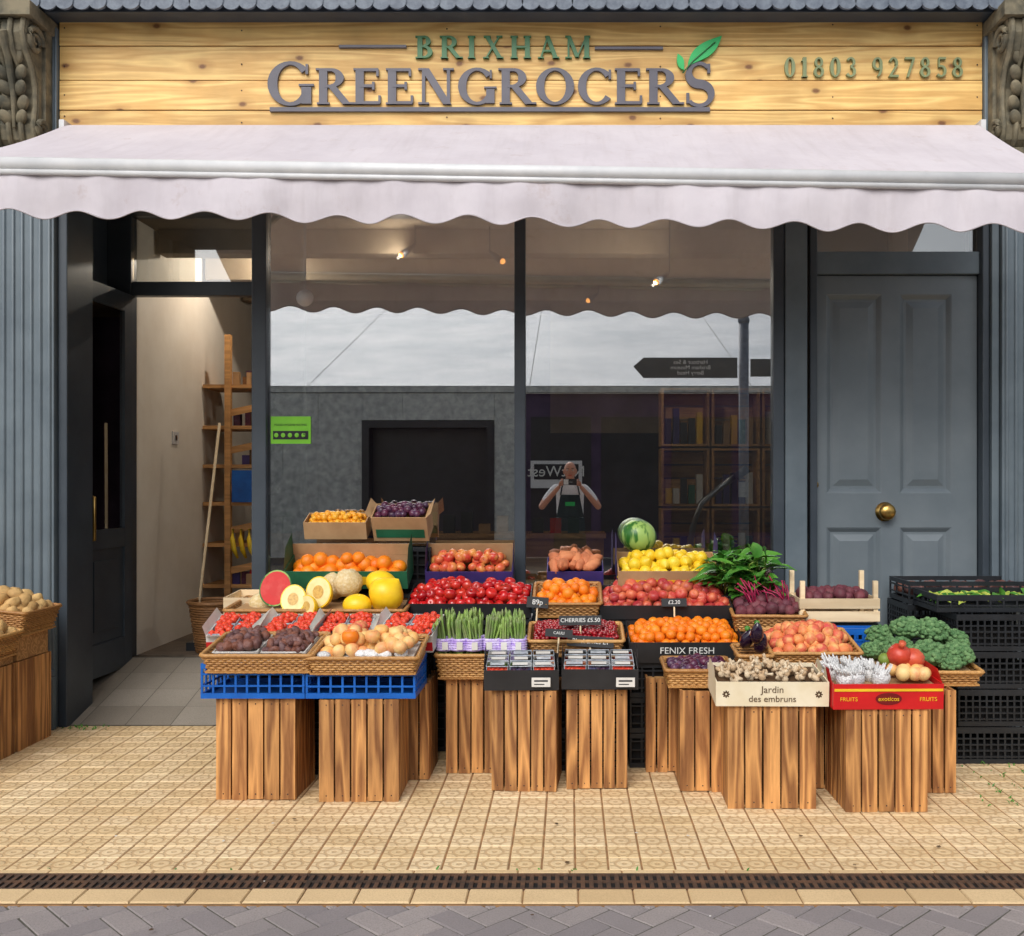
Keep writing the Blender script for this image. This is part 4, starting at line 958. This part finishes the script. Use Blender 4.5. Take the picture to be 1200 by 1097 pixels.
mb.box(oL,oL+.14,YB-.29,YB+.03,0,2.72,BLACKF); mb.box(oR-.14,oR,YB-.29,YB+.03,0,2.72,BLACKF); mb.box(oL+.141,oR-.141,YB-.29,YB+.03,2.58,2.72,BLACKF)
mb.box(xg+.001,12,YB-.3,YB-.1,0,3.27,INTD)
for k in range(6): mb.box(xg+.2+k*1.4,xg+1.4+k*1.4,YB-.1,YB-.08,.5,2.8,BLACKF)
mb.fin('facade',op)
mb=MB(); mb.box(B(622),B(682),YB+.02,YB+.1,BZ(572),BZ(540),WHT); mb.box(B(626),B(678),YB+.101,YB+.11,BZ(562),BZ(544),SLATE); mb.fin('sign_panel',op)
txt('NatWest',(B(652),YB+.115,BZ(553)),.3,CHALK,rot=(math.pi/2,0,math.pi),parent=op,ext=.003)
mb=MB(); px_=2.6; mb.tube([(px_,-9,0),(px_,-9,3.9)],.075,LEAD,14); mb.ell((px_,-9,3.92),.09,LEAD)
mb.prism([(.95,3.23),(1.1,3.36),(2.5,3.36),(2.5,3.06),(1.1,3.06)],-9.03,-8.97,NAVYD); mb.box(2.7,3.1,-9.03,-8.97,3.08,3.34,NAVYD)
fp=mb.fin('fingerpost')
for z,s in ((3.29,'Harbour & Sea'),(3.21,'Brixham Museum'),(3.13,'Berry Head')): txt(s,(1.8,-8.965,z),.085,CHALK,rot=(math.pi/2,0,math.pi),parent=fp,ext=.001)
# ---------------------------------------------------------------- photographer (stands behind the lens; seen reflected)
man=empty('photographer')
def skinned(name,joints,edges,fmat,parent,root=0,lv=2):
    me=bpy.data.meshes.new(name); me.from_pydata([j[0] for j in joints],edges,[]); ob=bpy.data.objects.new(name,me); sc.collection.objects.link(ob)
    sm=ob.modifiers.new('skin','SKIN'); sb=ob.modifiers.new('sub','SUBSURF'); sb.levels=lv; sb.render_levels=lv
    for i,j in enumerate(joints):
        r=j[1]; r=(r,r) if not isinstance(r,tuple) else r; me.skin_vertices[0].data[i].radius=r
        me.skin_vertices[0].data[i].use_root=(i==root)
    dg=bpy.context.evaluated_depsgraph_get(); m2=bpy.data.meshes.new_from_object(ob.evaluated_get(dg)); bpy.data.objects.remove(ob)
    o=bpy.data.objects.new(name,m2); sc.collection.objects.link(o); o.parent=parent; m2.materials.clear()
    for m in [SKIN,SHIRT,TROU,SHOE,APRON]: m2.materials.append(m)
    for p in m2.polygons: p.use_smooth=True; p.material_index=fmat(p.center)
    return o
yb_=-6.72
J=[((0,yb_,.98),(.16,.11)),((0,yb_,1.18),(.15,.105)),((0,yb_,1.36),(.175,.11)),((0,yb_,1.47),(.1,.08)),((0,yb_+.01,1.54),.055),((0,yb_+.02,1.6),.06)]
E=[(0,1),(1,2),(2,3),(3,4),(4,5)]
for s in (-1,1):
    b=len(J); J+=[((s*.19,yb_,1.42),.065),((s*.30,yb_+.06,1.29),.05),((s*.37,yb_+.14,1.17),.042),((s*.25,yb_+.25,1.31),.035),((s*.125,yb_+.335,1.455),.026)]
    E+=[(2,b),(b,b+1),(b+1,b+2),(b+2,b+3),(b+3,b+4)]
    b=len(J); J+=[((s*.1,yb_,.88),.095),((s*.12,yb_+.02,.5),.06),((s*.13,yb_-.02,.1),.042),((s*.14,yb_+.1,.05),.04)]
    E+=[(0,b),(b,b+1),(b+1,b+2),(b+2,b+3)]
def fm(c):
    if c.z<.1: return 3
    if c.z<.95 and abs(c.x)<.26: return 2
    if c.z>1.5: return 0
    if c.y>yb_+.13 and abs(c.x)>.16: return 0
    if abs(c.x)>.345: return 0
    if c.y>yb_+.2: return 0
    return 1
skinned('body',J,E,fm,man)
mb=MB()
def sheet(z0,z1,w0,w1,n=8):
    vs=[];fs=[]
    for i in range(n+1):
        z=z0+(z1-z0)*i/n; w=w0+(w1-w0)*i/n
        for k in range(9): a=(k-4)/4; vs.append((a*w,yb_+.155-.07*a*a+.004*math.sin(k*2+i),z))
    for i in range(n):
        for k in range(8): q=i*9+k; fs.append((q,q+1,q+10,q+9))
    mb.add(vs,fs,APRON,True)
sheet(.55,1.05,.22,.18); sheet(1.052,1.34,.175,.12)
mb.tube([(-.12,yb_+.09,1.34),(-.1,yb_+.11,1.44),(-.07,yb_-.03,1.52)],.009,APRON,6); mb.tube([(.12,yb_+.09,1.34),(.1,yb_+.11,1.44),(.07,yb_-.03,1.52)],.009,APRON,6)
mb.box(-.06,.06,yb_+.157,yb_+.159,1.2,1.25,LEAFG)
mb.fin('apron',man)
mb=MB(); hc=Vector((0,yb_+.04,1.645))
mb.ell(hc,(.076,.095,.112),SKIN,nu=24,nv=16); mb.ell(hc+Vector((0,.02,-.05)),(.058,.075,.07),SKIN,nu=20,nv=12)
mb.ell(hc+Vector((0,.1,-.02)),(.014,.02,.026),SKIN)
for s in (-1,1):
    mb.ell(hc+Vector((s*.078,0,-.01)),(.012,.022,.032),SKIN); mb.ell(hc+Vector((s*.03,.084,.005)),(.014,.008,.008),WHC); mb.ell(hc+Vector((s*.03,.091,.005)),(.005,.004,.005),DRK); mb.tube([hc+Vector((s*.015,.092,.025)),hc+Vector((s*.045,.082,.026))],.004,HAIR,5)
mb.tube([hc+Vector((-.022,.088,-.06)),hc+Vector((0,.094,-.062)),hc+Vector((.022,.088,-.06))],.005,POM,5)
mb.ell(hc+Vector((0,-.022,.012)),(.079,.086,.1),HAIR,nu=20,nv=14)
mb.fin('head',man)
mb=MB(); mb.box(-.082,.082,-6.3125,-6.3035,1.462,1.54,BLKP)
for dx in (0,.022): mb.tube([(.0+dx,-6.3034,1.5),(.0+dx,-6.3025,1.5)],.008,STEEL,14)
mb.box(-.078,-.02,-6.3034,-6.303,1.468,1.534,WHT); mb.fin('smartphone',man)
for s in (-1,1):
    w=Vector((s*.125,yb_+.335,1.455)); palm=Vector((s*.11,-6.35,1.485))
    skinned('palm',[(w,(.026,.02)),(palm,(.034,.016)),(palm+Vector((-s*.01,.01,.03)),(.03,.014))],[(0,1),(1,2)],lambda c:0,man)
    for k in range(4):
        z=1.53-.02*k; L=(.9,1,.95,.8)[k]
        p0=Vector((s*.112,-6.345,z)); p1=Vector((s*.101,-6.322,z+.004)); p2=Vector((s*.088,-6.3125,z)); p3=Vector((s*(.088-.018*L),-6.3135,z-.002))
        skinned('finger',[(p0,.010),(p1,.009),(p2,.0085),(p3,.007)],[(0,1),(1,2),(2,3)],lambda c:0,man,lv=1)
    skinned('thumb',[(palm,.014),(Vector((s*.095,-6.345,1.462)),.011),(Vector((s*.075,-6.328,1.472)),.009),(Vector((s*.06,-6.324,1.485)),.007)],[(0,1),(1,2),(2,3)],lambda c:0,man,lv=1)
# ---------------------------------------------------------------- weeds and litter
mb=MB()
for k in range(260):
    q=R()
    if q<.35: x,y=U(-3.6,-2.8),U(-.12,-.02)
    elif q<.9: x,y=random.choice((1.94,2.07,2.2,2.33,2.46,2.59))+U(-.02,.02),U(-1.6,-.6)
    else: x,y=U(-3,3),U(-2.36,-2.34)
    leafblade(mb,(x,y,0),(U(-1,1),U(-1,1),1.2),U(.012,.035),.004,LEAF,.3)
mb.fin('pavement_weeds')
mb=MB()
for k in range(26):
    x,y=U(-3.2,3.2),U(-3.1,-1.7); n=6; r=U(.006,.014); mb.add([(x+r*U(.5,1)*math.cos(a),y+r*U(.5,1)*math.sin(a),.009+U(0,.002)) for a in [6.283*q/n for q in range(n)]],[tuple(range(n))],random.choice((WHC,BROWN,LETT,BROWN)))
mb.fin('litter')
# ---------------------------------------------------------------- world, sun, camera
w=bpy.data.worlds.new('World'); sc.world=w; w.use_nodes=True; t=w.node_tree; bg=t.nodes['Background']
sk=t.nodes.new('ShaderNodeTexSky'); sk.sky_type='NISHITA'; sk.sun_disc=False; EL=42; AZ=196
sk.sun_elevation=math.radians(EL); sk.sun_rotation=math.radians(AZ); sk.dust_density=3; sk.air_density=1.0
hs=t.nodes.new('ShaderNodeHueSaturation'); hs.inputs['Saturation'].default_value=.42; t.links.new(sk.outputs[0],hs.inputs['Color']); t.links.new(hs.outputs[0],bg.inputs[0]); bg.inputs[1].default_value=.15
sl=bpy.data.lights.new('sun','SUN'); sl.energy=1.75; sl.angle=math.radians(38); sl.color=(1,.98,.96); so=bpy.data.objects.new('sun',sl); sc.collection.objects.link(so)
az=math.radians(AZ); dv=Vector((math.sin(az)*math.cos(math.radians(EL)),math.cos(az)*math.cos(math.radians(EL)),math.sin(math.radians(EL))))
so.rotation_euler=dv.to_track_quat('Z','Y').to_euler()
cam=bpy.data.cameras.new('camera'); co=bpy.data.objects.new('camera',cam); sc.collection.objects.link(co); co.location=(0,-CAMD,EYE); co.rotation_euler=(math.pi/2,0,0)
cam.sensor_width=36; cam.lens=36; cam.shift_x=-68/1200; cam.shift_y=16.5/1200; cam.clip_start=.01; cam.clip_end=500
sc.camera=co
sc.view_settings.view_transform='Standard'; sc.view_settings.look='None'; sc.view_settings.exposure=0
